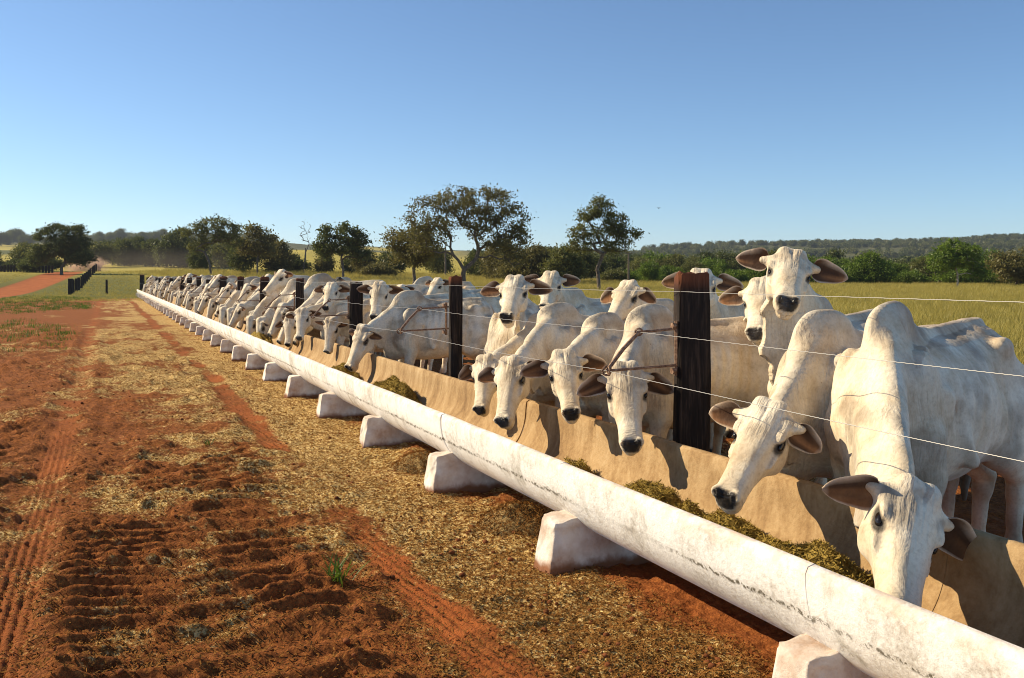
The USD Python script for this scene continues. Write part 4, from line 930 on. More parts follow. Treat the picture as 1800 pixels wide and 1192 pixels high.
obj('wire', tube(wire_path(tt, d2, h2, .012), .0016, 6), wire_mat, FENCE, smooth=True)
obj('wire', tube(wire_path(tt, d3, h3, .02), .0017, 6), wire_mat, FENCE, smooth=True)
for i, t in enumerate(TPOST[1:14]):
    P = lambda d, h: np.array([*TD(t, d), h])
    A, B = P(d2[i + 1], h2[i + 1]), P(d3[i + 1], h3[i + 1])
    parts = [tube([P(3.16, h2[i + 1] + .015), A], .009, 6), tube([P(3.16, h3[i + 1] + .015), B], .009, 6), tube([A, .5 * (A + B) + [0, 0, .012], B], .012, 6),
             tube([P(3.135, h3[i + 1] - .05), P(3.135, h2[i + 1] + .06)], .014, 6)]
    if i < 5:
        ax = np.array([-ST, CT, 0])
        parts += [ring(A, ax + [.3, 0, .3], .022, .006), ring(B, ax + [.2, .1, .2], .026, .007), ring(B + [.01, -.01, .0], np.array([1, .2, .1]), .024, .006)]
        parts += [tube([P(3.125, h2[i + 1] + .03), P(3.10, h2[i + 1] + .032)], .02, 6), tube([P(3.125, h3[i + 1] - .02), P(3.10, h3[i + 1] - .02)], .02, 6)]
    obj('bracket', join(parts), iron_mat, FENCE, smooth=40)

# ------------------------------------------------------------------ far left: posts along the road
def post_row(name, label, spots, w, h, cat='fence', wires=()):
    F = thing(name, label, cat)
    for i, (x, y) in enumerate(spots):
        ww, hh = (w[i], h[i]) if np.ndim(w) else (w * np.random.default_rng(i).uniform(.8, 1.2), h * np.random.default_rng(i + 50).uniform(.9, 1.05))
        v, f = post_mesh(ww, ww, hh, 1000 + i)
        p = obj('post', (v, f), wood_mat, F, smooth=40); UsdGeom.Xformable(p).AddTranslateOp().Set(Gf.Vec3d(float(x), float(y), float(terrain(x, y))))
    for hz in wires:
        P = np.array([(x, y, terrain(x, y) + hz) for x, y in spots]); obj('wire', tube(P, .012, 4), wire_mat, F)
    return F
def _ray(px, y): return ((px - PX0) / FPX * y, y)
ys = 82 * (1 + np.array([0, .045, .10, .15, .21, .27, .34, .41, .49, .58, .68, .79, .92, 1.06, 1.22, 1.40, 1.6, 1.82, 2.05]))
pxs = np.interp(ys, [82, 90, 100, 118, 140, 170, 250], [124, 134, 144, 154, 164, 173, 182])
post_row('roadside_fence', 'close row of dark stakes beside the dusty road at the left', [_ray(p, y) for p, y in zip(pxs, ys)], [.36] + [.22] * 18, [1.42] + [1.32] * 18)
post_row('gate_stake', 'single short dark stake standing alone left of the trough end', [_ray(187.5, 84)], [.17], [1.32], cat='stake')
post_row('far_left_fence', 'low weathered stock fence at the far left edge beyond the road', [_ray(p, 150 + (p < 40) * 3) for p in np.linspace(-20, 92, 21)], .30, 1.15, wires=(.5, .9))
# ------------------------------------------------------------------ the herd: near animals posed one by one
A = cow_px
A('cow with its head straight down in the trough, foremost at the right edge', (1575, 535), 3.5, 18, (1620, 862), 2.82, (1603, 1096), True, (.14, .9, .3), vox=.012, seed=11, droop=.50, ear_fold=(0, 0), tint=.25, step=.1)
A('cow lowering its head sideways over the trough between the foremost cow and the thick post', (1462, 548), 3.5, 4, (1352, 714), 2.85, (1268, 866), True, (-.50, .75, .42), vox=.012, seed=12, droop=.30, ear_fold=(1, 0), step=-.1)
A('alert cow with raised head and spread ears, tallest of all', (1442, 512), 4.25, 22, (1393, 444), 3.9, (1388, 519), True, (0, .75, .85), vox=.012, seed=13, droop=-.02, s=1.0)
A('cow peering past the cheek of the tall alert cow, its head lower', (1430, 512), 4.75, 6, (1337, 494), 4.35, (1323, 577), True, (-.5, .8, .45), vox=.014, seed=14, droop=.15, s=.98)
A('cow hanging its head under the iron bracket of the thick post', (1155, 537), 3.55, 2, (1100, 645), 2.88, (1112, 778), True, (-.05, .85, .5), vox=.0125, seed=15, droop=.6, step=.15)
A('cow with face square to the viewer, chin over trough, second left of thick post', (1072, 552), 3.6, 0, (990, 622), 2.85, (1004, 722), True, (-.08, .85, .45), vox=.0135, seed=16, droop=.2)
A('cow with branded cheek looking left over the trough in front of another head', (992, 534), 3.6, 0, (893, 634), 2.78, (876, 738), True, (-.5, .8, .45), vox=.0135, seed=17, droop=.3, ear_fold=(1, 0), step=.1)
A('cow mostly hidden behind the branded one, its dark ear and muzzle showing', (968, 549), 3.7, 2, (850, 630), 2.86, (837, 718), True, (-.45, .8, .45), vox=.015, seed=18, droop=.55)
A('cow standing chest on with a curved shadow down its chest, right of the slim post', (905, 506), 3.72, 58, (904, 489), 3.42, (888, 550), True, (-.2, .8, .65), vox=.0145, seed=19, droop=.2, s=1.0)
A('cow with raised head looking out over the backs, right of the chest-on cow', (1012, 500), 5.1, 20, (968, 481), 4.6, (956, 535), True, (-.2, .85, .5), vox=.017, seed=20, droop=.05, s=1.0)
A('cow behind the thick post with one ear showing on each side', (1292, 512), 5.1, 10, (1232, 477), 4.5, (1226, 540), True, (-.2, .85, .5), vox=.017, seed=21, droop=.2, s=.98)
A('tan cow turned left with its head low behind the row of humps', (1172, 515), 4.8, 4, (1103, 498), 4.3, (1064, 560), True, (-.55, .7, .5), vox=.017, seed=22, droop=.35, ear_fold=(1, 0), s=.95)
A('grey flecked cow side on left of the slim post, muzzle to the feed heap', (728, 512), 3.62, 0, (634, 576), 2.88, (606, 646), True, (-.6, .7, .42), vox=.0155, seed=23, droop=.2, ear_fold=(1, 0), tint=.35, step=.15)
A('cow with raised face and wrinkled brow looking over the fence left of the slim post', (712, 506), 4.1, 24, (667, 499), 3.5, (656, 556), True, (-.05, .85, .5), vox=.017, seed=24, droop=.15)
A('cow with long dark forehead stripe bending to the trough beside the flecked cow', (655, 528), 3.65, 4, (579, 563), 2.9, (571, 622), True, (-.3, .8, .45), vox=.018, seed=25, droop=.15, ear_fold=(1, 0))
A('cow holding its head above the second bracket with both dark ears out', (625, 508), 4.0, 16, (582, 499), 3.4, (570, 538), True, (-.12, .85, .5), vox=.019, seed=26, droop=.2)
A('cow with its tongue at its nose, left of the striped-forehead cow', (603, 514), 3.65, 4, (529, 545), 2.88, (523, 594), True, (-.2, .85, .45), vox=.02, seed=27, droop=.2)
A('cow reaching low under its neighbour with only face and dark ear in view', (575, 524), 3.7, 4, (507, 560), 2.8, (503, 606), True, (-.25, .85, .45), vox=.02, seed=28, droop=.45)

# the rest of the row: a few poses, many animals
def local_pose(poll, a, n, **kw): return build_cow(poll, a, n, **kw)
POSES = [
    local_pose((1.08, .10, .86), (.30, .05, -1), (1, .15, .3), vox=.024, seed=41, droop=.3),
    local_pose((1.05, -.14, .74), (.12, -.15, -1), (1, -.2, .1), vox=.024, seed=42, droop=.4, tint=.2),
    local_pose((1.02, .22, .95), (.45, .25, -.9), (.8, .45, .5), vox=.024, seed=43, droop=.25, hump=1.1),
    local_pose((1.10, .0, .68), (.05, .12, -1), (1, .3, .05), vox=.024, seed=44, droop=.35, step=.2),
    local_pose((.80, .08, 1.56), (.7, .25, -.68), (.68, .2, .7), vox=.024, seed=45, droop=.1, tint=.1),
    local_pose((.95, .05, 1.28), (.55, .2, -.8), (.8, .1, .5), vox=.024, seed=46, droop=.15),
    local_pose((.80, -.10, 1.54), (.75, -.15, -.62), (.62, -.1, .75), vox=.024, seed=47, droop=.1, black=True),
]
first = {}
def place(pose, label, t, d, off, s, group=None):
    x, y = TD(t, d); ang = math.radians(HEAD0 + off); f = np.array([math.cos(ang), math.sin(ang)])
    b = np.array([x, y]) - f * .29 * s
    loc = (b[0], b[1], float(terrain(*b)))
    if pose not in first:
        first[pose] = emit_cow(POSES[pose], label, loc, math.degrees(ang), s, group)
        return first[pose]
    return copy(first[pose], label, 'cow', loc, math.degrees(ang), s, group)
def t_at(px, d): return (y_of(px, d) - d * ST) / CT
# further animals one can single out
place(6, 'black cow among the white ones, only its head above the backs', t_at(630, 5.6), 5.6, 20, 1.02)
place(4, 'white faced cow standing right beside the black cow, behind the row', t_at(600, 5.3), 5.3, 10, 1.03)
place(5, 'brownish eared cow head rising behind the flecked cow', t_at(752, 6.2), 6.2, 14, 1.10)
place(4, 'pale cow head just left of the slim post top', t_at(800, 6.5), 6.5, 16, 1.0)
place(4, 'cow looking up above the heads left of the fourth post, ears level', t_at(452, 3.9), 3.9, 12, .99)
place(4, 'cow raising its face beside a bracket, next left of the tongue licking cow', t_at(500, 4.0), 4.0, 14, .96)
place(5, 'cow with chin raised behind the feeding heads near the fifth post', t_at(425, 3.8), 3.8, 20, .98)
rr = np.random.default_rng(5)
t = 16.1
i = 0
G1, G2 = 'cattle feeding side by side down the trough', 'cattle standing behind the feeding row'
while t < 84.5:
    pose = int(rr.choice([0, 1, 2, 3, 4, 5], p=[.25, .21, .2, .19, .06, .09]))
    if t < 17: pose = 2
    place(pose, 'white zebu cow in the far receding part of the feeding row', t, 3.58 + abs(rr.normal(0, .2)), rr.normal(6, 14), rr.uniform(.98, 1.13), G1)
    t += rr.uniform(.42, .95) if t < 40 else rr.uniform(.55, 1.1); i += 1
for k in range(26):
    tt_ = rr.uniform(20, 82)
    place(int(rr.choice([0, 4, 5, 2])), 'white zebu cow waiting behind the far part of the feeding row', tt_, rr.uniform(4.9, 6.6), rr.normal(10, 25), rr.uniform(1.0, 1.12), G2)
# two pale animals far off before the dark trees
for px, yy, rot in ((211, 232, 10), (220, 236, 190), (300, 246, 30)):
    x, y = _ray(px, yy)
    copy(first[0], {211: 'tiny white animal grazing far off, left one before the dark trees', 220: 'tiny white animal far off beside another before the dark trees', 300: 'lone tiny white animal far off at the foot of the trees'}[px], 'cow', (x, y, float(terrain(x, y))), rot, 1.0)
# ------------------------------------------------------------------ trees, bushes, grass
def leaf_mat(name, dark, mid, light):
    return mat(name, {'oi': ('object_info', {}), 'g': ('geometry', {}), 'n': ('noise_texture', {'scale': .55, 'detail': 4.0}), 'ri': ('math', {'math_type': 'multiply_add', 'value2': .45}), 'hs': ('math', {'math_type': 'multiply', 'value2': .62}),
        'c': ('rgb_ramp', {'ramp': [(.15, dark), (.45, mid), (.85, light)]}), 'd': ('diffuse_bsdf', {}), 't': ('translucent_bsdf', {}), 'gl': ('glossy_bsdf', {'roughness': .45, 'color': (.6, .6, .6)}), 'm': ('mix_closure', {'fac': .42}), 'm2': ('mix_closure', {'fac': .03})},
        [('g.position', 'n.vector'), ('n.fac', 'hs.value1'), ('g.random_per_island', 'ri.value1'), ('hs.value', 'ri.value3'), ('ri.value', 'c.fac'), ('c.color', 'd.color'), ('c.color', 't.color'), ('d.BSDF', 'm.closure1'), ('t.BSDF', 'm.closure2'), ('m.closure', 'm2.closure1'), ('gl.BSDF', 'm2.closure2')], surface='m2.closure')
LEAF_DRY = leaf_mat('leaf_dusty', (.095, .085, .026), (.19, .165, .050), (.31, .265, .09))
LEAF_OLIVE = leaf_mat('leaf_olive', (.080, .085, .022), (.17, .17, .042), (.29, .26, .07))
LEAF_GREEN = leaf_mat('leaf_green', (.070, .105, .012), (.15, .22, .022), (.28, .36, .04))
LEAF_DARK = leaf_mat('leaf_deep', (.055, .066, .017), (.112, .126, .030), (.20, .20, .05))
LEAF_GRASS = leaf_mat('grass_dry', (.27, .222, .05), (.45, .37, .092), (.63, .54, .17))
LEAF_WEED = leaf_mat('grass_green', (.05, .09, .012), (.11, .17, .02), (.22, .28, .045))
bark_mat = mat('bark', {'tc': ('texture_coordinate', {}), 'mp': ('mapping', {'scale': (1, 1, .25)}), 'n': ('noise_texture', {'scale': 9.0, 'detail': 6.0}), 'c': ('rgb_ramp', {'ramp': [(.3, (.035, .025, .018)), (.6, (.12, .09, .066)), (.8, (.22, .18, .14))]}), 'b': ('bump', {'strength': .6, 'distance': .05}), 'p': ('principled_bsdf', {'roughness': .9})},
               [('tc.object', 'mp.vector'), ('mp.vector', 'n.vector'), ('n.fac', 'c.fac'), ('c.color', 'p.base_color'), ('n.fac', 'b.height'), ('b.normal', 'p.normal')])
bark_pale = mat('bark_pale', {'tc': ('texture_coordinate', {}), 'n': ('noise_texture', {'scale': 6.0, 'detail': 6.0}), 'c': ('rgb_ramp', {'ramp': [(.3, (.16, .12, .085)), (.6, (.36, .31, .25))]}), 'p': ('principled_bsdf', {'roughness': .9})},
               [('tc.object', 'n.vector'), ('n.fac', 'c.fac'), ('c.color', 'p.base_color')])

def leaf_cards(c, size, r, flat=.0):
    """small folded leaves at points c: two triangles each"""
    n = len(c)
    a = r.normal(size=(n, 3)); a /= np.linalg.norm(a, axis=1, keepdims=True)
    b = r.normal(size=(n, 3)); b[:, 2] = b[:, 2] * (1 - flat)
    b -= a * (a * b).sum(1, keepdims=True); b /= np.maximum(np.linalg.norm(b, axis=1, keepdims=True), 1e-6)
    s = size * r.uniform(.6, 1.4, (n, 1))
    v = np.stack([c - a * s, c + b * s * .42, c + a * s, c - b * s * .42], 1).reshape(-1, 3)
    i = np.arange(n)[:, None] * 4
    return v, np.vstack([i + [[0, 1, 2]], i + [[0, 2, 3]]]).reshape(-1, 3) if False else np.concatenate([i + np.array([[0, 1, 2]]), i + np.array([[0, 2, 3]])])

def make_tree(blobs, trunk, seed, n_clump=170, per=90, clump_r=.55, leaf=.13, trunk_r=.25, shell=.55, stems=None, tip=.012, lean=0.0, bare=0.0, flat=.35, curl=.28):
    """blobs: ellipsoids (x, y, z, rx, ry, rz) that outline the crown, trunk: fork height. Limbs grow from the fork to clumps spread through the blobs. Returns wood and leaf meshes."""
    r = np.random.default_rng(seed)
    bl = np.array(blobs, float); vol = np.prod(bl[:, 3:], axis=1) ** .72; pick = r.choice(len(bl), n_clump, p=vol / vol.sum())
    u = r.normal(size=(n_clump, 3)); u /= np.linalg.norm(u, axis=1, keepdims=True)
    rad = r.uniform(shell, 1.0, (n_clump, 1)) ** .6
    cl = bl[pick, :3] + u * rad * bl[pick, 3:]
    cl = cl[cl[:, 2] > trunk * .55]
    P = [np.array([0, 0, -.15])]; par = [-1]; inv = []
    nst = stems or 1
    tips = []
    for s in range(nst):
        ang = r.uniform(0, 6.28); base = np.array([math.cos(ang), math.sin(ang), 0]) * (trunk_r * 1.2 if nst > 1 else 0)
        prev = 0
        for k, z in enumerate(np.linspace(0, trunk, 6)[1:]):
            P.append(base * (1 + 1.5 * z / trunk * (nst > 1)) + np.array([lean * z + r.normal(0, .05) * trunk / 4, r.normal(0, .05) * trunk / 4, z])); par.append(prev); prev = len(P) - 1
        tips.append(prev)
    order = np.argsort(np.linalg.norm(cl - P[tips[0]], axis=1))
    ends = []
    for o in order:
        c = cl[o]
        arr = np.array(P)
        dvec = c - arr; dist = np.linalg.norm(dvec, axis=1)
        cost = dist + .35 * np.abs(np.minimum(0, dvec[:, 2])) * 2 + np.where(arr[:, 2] < trunk * .8, 4.0, 0) + .30 * np.linalg.norm(arr - P[tips[0]], axis=1) * (curl < .2)
        i = int(np.argmin(cost))
        p0 = arr[i]; L = dist[i]; prev = i
        m = max(2, int(L / .7))
        g = unit(p0 - arr[par[i]]) if par[i] >= 0 else np.array([0, 0, 1.0])
        for k in range(1, m + 1):
            q = k / m
            pt = p0 + (c - p0) * q + g * L * curl * math.sin(math.pi * q) * (1 - q) + r.normal(0, .045, 3) * L * (q < 1)
            P.append(pt); par.append(prev); prev = len(P) - 1
        ends.append(prev)
    P = np.array(P); par = np.array(par)
    w = np.zeros(len(P)); w[ends] = 1
    for i in range(len(P) - 1, 0, -1): w[par[i]] += w[i]
    rad = tip + (trunk_r - tip) * (w / w[1 if nst == 1 else 0:].max()) ** .52
    sect = []
    ang5 = np.arange(5) * 2 * np.pi / 5
    idx = np.arange(1, len(P)); A_, B_ = P[par[idx]], P[idx]
    ra = np.minimum(rad[par[idx]], rad[idx] * 1.35); ra[par[idx] == 0] = trunk_r * (1.35 if nst == 1 else .7); rb = rad[idx]
    tn = B_ - A_; tn /= np.maximum(np.linalg.norm(tn, axis=1, keepdims=True), 1e-9)
    ref = np.where(np.abs(tn[:, 2:]) < .9, [[0, 0, 1.0]], [[1.0, 0, 0]])
    e1 = np.cross(tn, ref); e1 /= np.linalg.norm(e1, axis=1, keepdims=True); e2 = np.cross(tn, e1)
    circ = np.cos(ang5)[None, :, None] * e1[:, None] + np.sin(ang5)[None, :, None] * e2[:, None]
    V = np.concatenate([A_[:, None] + ra[:, None, None] * circ, B_[:, None] + rb[:, None, None] * circ + tn[:, None] * rb[:, None, None] * .3], 1).reshape(-1, 3)
    j = np.arange(5); k = (j + 1) % 5
    q = np.concatenate([np.stack([j, j + 5, k + 5], 1), np.stack([j, k + 5, k], 1)])
    F = (np.arange(len(idx))[:, None, None] * 10 + q[None]).reshape(-1, 3)
    keep = [e for e in ends if r.uniform() > bare]
    cc = P[keep]
    k = r.poisson(per * np.clip(r.normal(1, .35, len(cc)), .25, 2))
    ctr = np.repeat(cc, k, 0)
    off = r.normal(size=(len(ctr), 3)) * clump_r * np.array([1, 1, 1 - flat])
    lv, lf = leaf_cards(ctr + off, leaf, r)
    return (V, F), (lv, lf)

def tree_thing(name, label, px, y, mesh, leafmat, cat='tree', rz=0.0, s=1.0, group=None, bark=None, zoff=0.0):
    x = (px - PX0) / FPX * y
    t_ = thing(name, label, cat, (x, y, float(terrain(x, y)) - .05 + zoff), rz, s, group)
    obj('trunk', mesh[0], bark or bark_mat, t_, smooth=True)
    obj('crown', mesh[1], leafmat, t_)
    return t_

# the big spreading tree, its neighbours and the lone one, about 100 m out (8.0 m there = 128 photo pixels)
big = make_tree([(-3.4, 0, 8.0, 2.7, 2.4, 1.9), (-.8, 0, 9.2, 2.7, 2.6, 1.5), (2.6, 0, 9.0, 2.7, 2.6, 1.6), (4.9, 0, 7.2, 1.9, 2.2, 1.8), (1.0, 0, 7.4, 2.8, 2.4, 1.4), (-4.9, .5, 6.0, 1.6, 2, 1.4), (4.9, 0, 5.0, 2.0, 2.0, 1.4), (-2.4, 0, 6.0, 2.0, 2, 1.3), (5.3, 0, 3.4, 1.4, 1.6, 1.0), (-4.4, 0, 4.4, 1.4, 1.6, 1.0), (2.6, 0, 5.6, 1.8, 2, 1.2)],
                2.3, 361, 420, 38, .36, .135, .25, shell=.3, tip=.016, flat=.45, curl=.10)
tree_thing('spreading_tree', 'tallest wide spreading tree with open dark limbs behind the slim post', 815, 92, big, LEAF_DRY, s=1.0)
left_n = make_tree([(-1.0, 0, 4.6, 2.0, 1.8, 1.5), (.6, 0, 5.2, 1.6, 1.6, 1.2), (-.4, 0, 3.3, 1.9, 1.6, 1.0), (1.4, 0, 3.7, 1.4, 1.4, 1.1)], 1.5, 62, 130, 62, .38, .14, .16, shell=.3)
tree_thing('round_tree', 'lower rounded tree touching the left side of the spreading tree', 728, 98, left_n, LEAF_DRY, s=1.12)
lone = make_tree([(.3, 0, 8.9, 1.3, 1.2, 1.2), (-1.2, 0, 8.2, 1.3, 1.2, .8), (1.6, 0, 7.5, 1.5, 1.3, 1.1), (-1.7, 0, 6.4, 1.5, 1.3, .9), (3.1, 0, 6.0, 1.5, 1.3, .9), (.4, 0, 6.3, 1.8, 1.5, 1.2), (-2.0, 0, 4.9, 1.5, 1.3, .8), (1.4, 0, 4.7, 1.7, 1.3, .7)],
                 2.4, 63, 200, 50, .31, .13, .20, shell=.3, lean=-.09, tip=.014)
tree_thing('open_tree', 'lone open crowned tree with a leaning bare trunk, right of the spreading tree', 1054, 97, lone, LEAF_OLIVE)
mid = make_tree([(-1.9, 0, 6.4, 1.8, 1.7, 1.3), (.4, 0, 6.6, 2.0, 1.8, 1.2), (1.9, 0, 5.6, 1.7, 1.6, 1.4), (-2.4, 0, 4.4, 1.6, 1.5, 1.2), (.3, 0, 4.7, 2.2, 1.8, 1.2), (2.4, 0, 3.9, 1.4, 1.4, 1.1)], 1.6, 64, 180, 38, .38, .2, .18, shell=.3)
tree_thing('rounded_tree', 'compact dense round tree left of centre standing in the pasture', 603, 125, mid, LEAF_DARK)
lft = make_tree([(-2.6, 0, 8.3, 2.2, 2, 1.2), (.3, 0, 9.3, 2.6, 2.2, 1.2), (2.9, 0, 8.0, 2.2, 2, 1.3), (-.5, 0, 6.9, 3.0, 2.4, 1.4), (-4.6, 0, 7.6, 1.0, 1.2, .8), (3.6, 0, 6.2, 1.5, 1.5, 1.0), (-2.9, 0, 5.2, 1.5, 1.5, .9)], 2.6, 65, 210, 27, .38, .2, .2, shell=.35, stems=2)
tree_thing('two_stemmed_tree', 'two-stemmed olive tree rising behind the far end of the feeding row', 374, 135, lft, LEAF_OLIVE, s=.86)
sm1 = make_tree([(-.5, 0, 6.2, 1.5, 1.4, .9), (.9, 0, 5.4, 1.4, 1.4, .9), (-1.4, 0, 4.2, 1.6, 1.4, 1.1), (.7, 0, 3.8, 1.8, 1.5, 1.0)], 1.7, 66, 120, 30, .42, .2, .14, shell=.3)
tree_thing('thin_topped_tree', 'thin topped tree right of the two-stemmed tree', 452, 140, sm1, LEAF_DRY, s=1.12)
old = make_tree([(-3.2, 0, 8.0, 2.4, 2.4, 1.7), (-.6, 0, 9.2, 2.6, 2.4, 1.6), (2.6, 0, 8.6, 2.6, 2.4, 2.0), (4.0, 0, 6.4, 2.2, 2.2, 1.6), (-4.2, 0, 4.6, 2.2, 2.4, 2.2), (-.6, 0, 5.5, 3.4, 3, 2.4), (3.2, 0, 4.0, 3.2, 2.8, 2.0), (5.4, 0, 3.0, 1.8, 2.2, 1.5), (-5.2, 0, 3.0, 1.6, 1.8, 1.5)], 1.4, 67, 330, 56, .48, .22, .3, shell=.25)
tree_thing('dark_spreading_tree', 'big dark tree with hanging skirts beside the dusty road at the left', 108, 142, old, LEAF_DARK, s=.74)
# bushy trees: a few kinds, used again
kinds = [make_tree([(-1.4, 0, 3.4, 1.9, 1.8, 1.5), (1.2, 0, 3.9, 1.9, 1.8, 1.4), (0, 0, 2.2, 2.8, 2.4, 1.6), (2.0, .5, 2.0, 1.6, 1.6, 1.4)], .7, 71, 120, 58, .5, .21, .12, shell=.3),
         make_tree([(0, 0, 4.4, 2.0, 1.9, 1.7), (-1.6, 0, 2.9, 1.7, 1.7, 1.5), (1.7, 0, 2.7, 1.8, 1.7, 1.5), (0, 0, 1.5, 2.6, 2.3, 1.2)], .7, 72, 120, 58, .5, .21, .12, shell=.3),
         make_tree([(0, 0, 2.0, 2.6, 2.2, 1.5), (-1.9, 0, 1.5, 1.7, 1.7, 1.2), (1.8, .3, 1.6, 1.8, 1.7, 1.2)], .4, 73, 100, 58, .48, .21, .09, shell=.3)]
protos = {}
def bush(kind, leafn, label, px, y, s, group, rz=None, name=None, dz=0.0):
    r_ = np.random.default_rng(int(px * 7 + y)); x = (px - PX0) / FPX * y
    rz = r_.uniform(0, 360) if rz is None else rz
    key = (kind, leafn)
    s = np.array([s, s, s * r_.uniform(.9, 1.1)])
    loc = (x, y, float(terrain(x, y)) - .1 + dz)
    if key not in protos:
        t_ = thing(name or {'g': 'green_bush', 'd': 'dark_bush', 'o': 'olive_bush', 'y': 'dusty_bush'}[leafn] + ['', '_tall', '_low'][kind], label, 'bush', loc, rz, s, group)
        obj('trunk', kinds[kind][0], bark_mat, t_, smooth=True); obj('crown', kinds[kind][1], {'g': LEAF_GREEN, 'd': LEAF_DARK, 'o': LEAF_OLIVE, 'y': LEAF_DRY}[leafn], t_)
        protos[key] = t_; return t_
    return copy(protos[key], label, 'bush', loc, rz, s, group)
r6 = np.random.default_rng(66)
# right: a long belt of green scrub behind the pasture
for px in np.arange(1085, 2000, 17):
    k = int(r6.integers(0, 3)); lf = r6.choice(['g', 'g', 'g', 'g', 'o'])
    bush(k, lf, 'leafy green bush in the belt of scrub at the right edge of the pasture', px + r6.normal(0, 5), 150 + r6.uniform(-8, 10), r6.uniform(.58, .92) * (1.05 if px > 1350 else .92), 'scrub belt behind the pasture on the right')
for px in np.arange(1090, 2000, 15):
    lf = r6.choice(['d', 'o', 'g', 'g'])
    bush(int(r6.integers(0, 2)), lf, 'taller darker tree in the belt of scrub beyond the green bushes', px + r6.normal(0, 7), 190 + r6.uniform(-10, 25), r6.uniform(.8, 1.25), 'darker trees beyond the scrub belt')
# behind and below the spreading trees in the middle
for px, y, k, lf, s in [(690, 150, 0, 'd', .8), (665, 135, 2, 'y', .7), (770, 160, 0, 'o', .9), (840, 155, 1, 'd', .9), (880, 135, 1, 'y', 1.02), (915, 130, 0, 'y', 1.05), (948, 128, 1, 'y', 1.0), (990, 120, 1, 'o', .95), (1012, 135, 0, 'o', .95), (1040, 165, 0, 'd', .9), (1075, 170, 1, 'd', .9), (862, 170, 0, 'd', .9), (960, 165, 1, 'd', .95), (905, 175, 0, 'g', .9)]:
    bush(k, lf, 'shrubby tree of the thicket between the spreading tree and the lone open tree' if px > 800 else 'low shrubby tree left of the spreading tree', px, y, s, 'thicket round the spreading tree' if px > 800 else 'shrubs left of the spreading tree')
for px, y, k, lf, s in [(488, 150, 1, 'y', .95), (512, 158, 2, 'd', .9), (430, 148, 0, 'd', .95), (640, 140, 0, 'y', .75), (625, 150, 1, 'd', .7), (570, 150, 1, 'y', .7), (350, 160, 0, 'd', .8)]:
    bush(k, lf, 'small dusty tree behind the far cattle in the pasture', px, y, s, 'small trees behind the far cattle')
for px in np.arange(178, 420, 22):
    bush(int(r6.integers(0, 2)), r6.choice(['d', 'd', 'o']), 'dark tree in the shaded line behind the drifting dust', px + r6.normal(0, 3), 215 + r6.uniform(0, 25), r6.uniform(1.05, 1.5), 'dark tree line behind the dust')
for px, y, s, k, lf in [(42, 185, .95, 1, 'o'), (30, 170, .75, 2, 'd'), (68, 160, .9, 0, 'o'), (52, 150, .6, 2, 'd'), (8, 170, .55, 2, 'd'), (-20, 170, .8, 0, 'd'), (85, 165, .8, 2, 'd')]:
    bush(k, lf, 'roadside bush at the far left by the dark tree', px, y, s, 'bushes round the dark roadside tree')
bare = make_tree([(0, 0, 7.6, 1.1, 1.0, 1.8), (.2, 0, 5.5, .8, .8, 1.2)], 3.6, 80, 34, 2, .3, .1, .07, shell=.4, tip=.012, bare=.6)
tree_thing('bare_sapling', 'thin almost leafless sapling left of the compact round tree', 535, 140, bare, LEAF_DRY, s=.95)
rt = make_tree([(-.6, 0, 5.3, 1.7, 1.6, 1.1), (1.2, 0, 5.0, 1.7, 1.6, 1.0), (-1.8, 0, 3.8, 1.6, 1.5, 1.2), (2.2, 0, 3.6, 1.6, 1.5, 1.0), (0, 0, 3.9, 2.2, 1.8, 1.2), (-2.2, 0, 2.2, 1.3, 1.3, 1.1), (2.6, 0, 2.3, 1.2, 1.3, 1.0)], 1.9, 81, 160, 50, .38, .18, .13, shell=.3, lean=.05)
tree_thing('pale_trunk_tree', 'tree with a pale sunlit trunk and loose crown before the scrub at the right', 1683, 118, rt, LEAF_GREEN, bark=bark_pale)
tree_thing('grey_bushy_tree', 'greyish bushy tree at the right edge of the picture before the scrub', 1785, 122, kinds[0], LEAF_DRY, s=1.0)
# skyline trees on the left ridge, far enough to count but small
for i, px in enumerate([2, 12, 24, 34, 46, 175, 193, 212, 232, 250, 268, 285, 300]):
    bush(int(i % 2), 'd', 'small dark tree on the far left ridge against the sky', px, 900 + 40 * (i % 4), r6.uniform(1.9, 3.0), 'trees on the far left ridge')
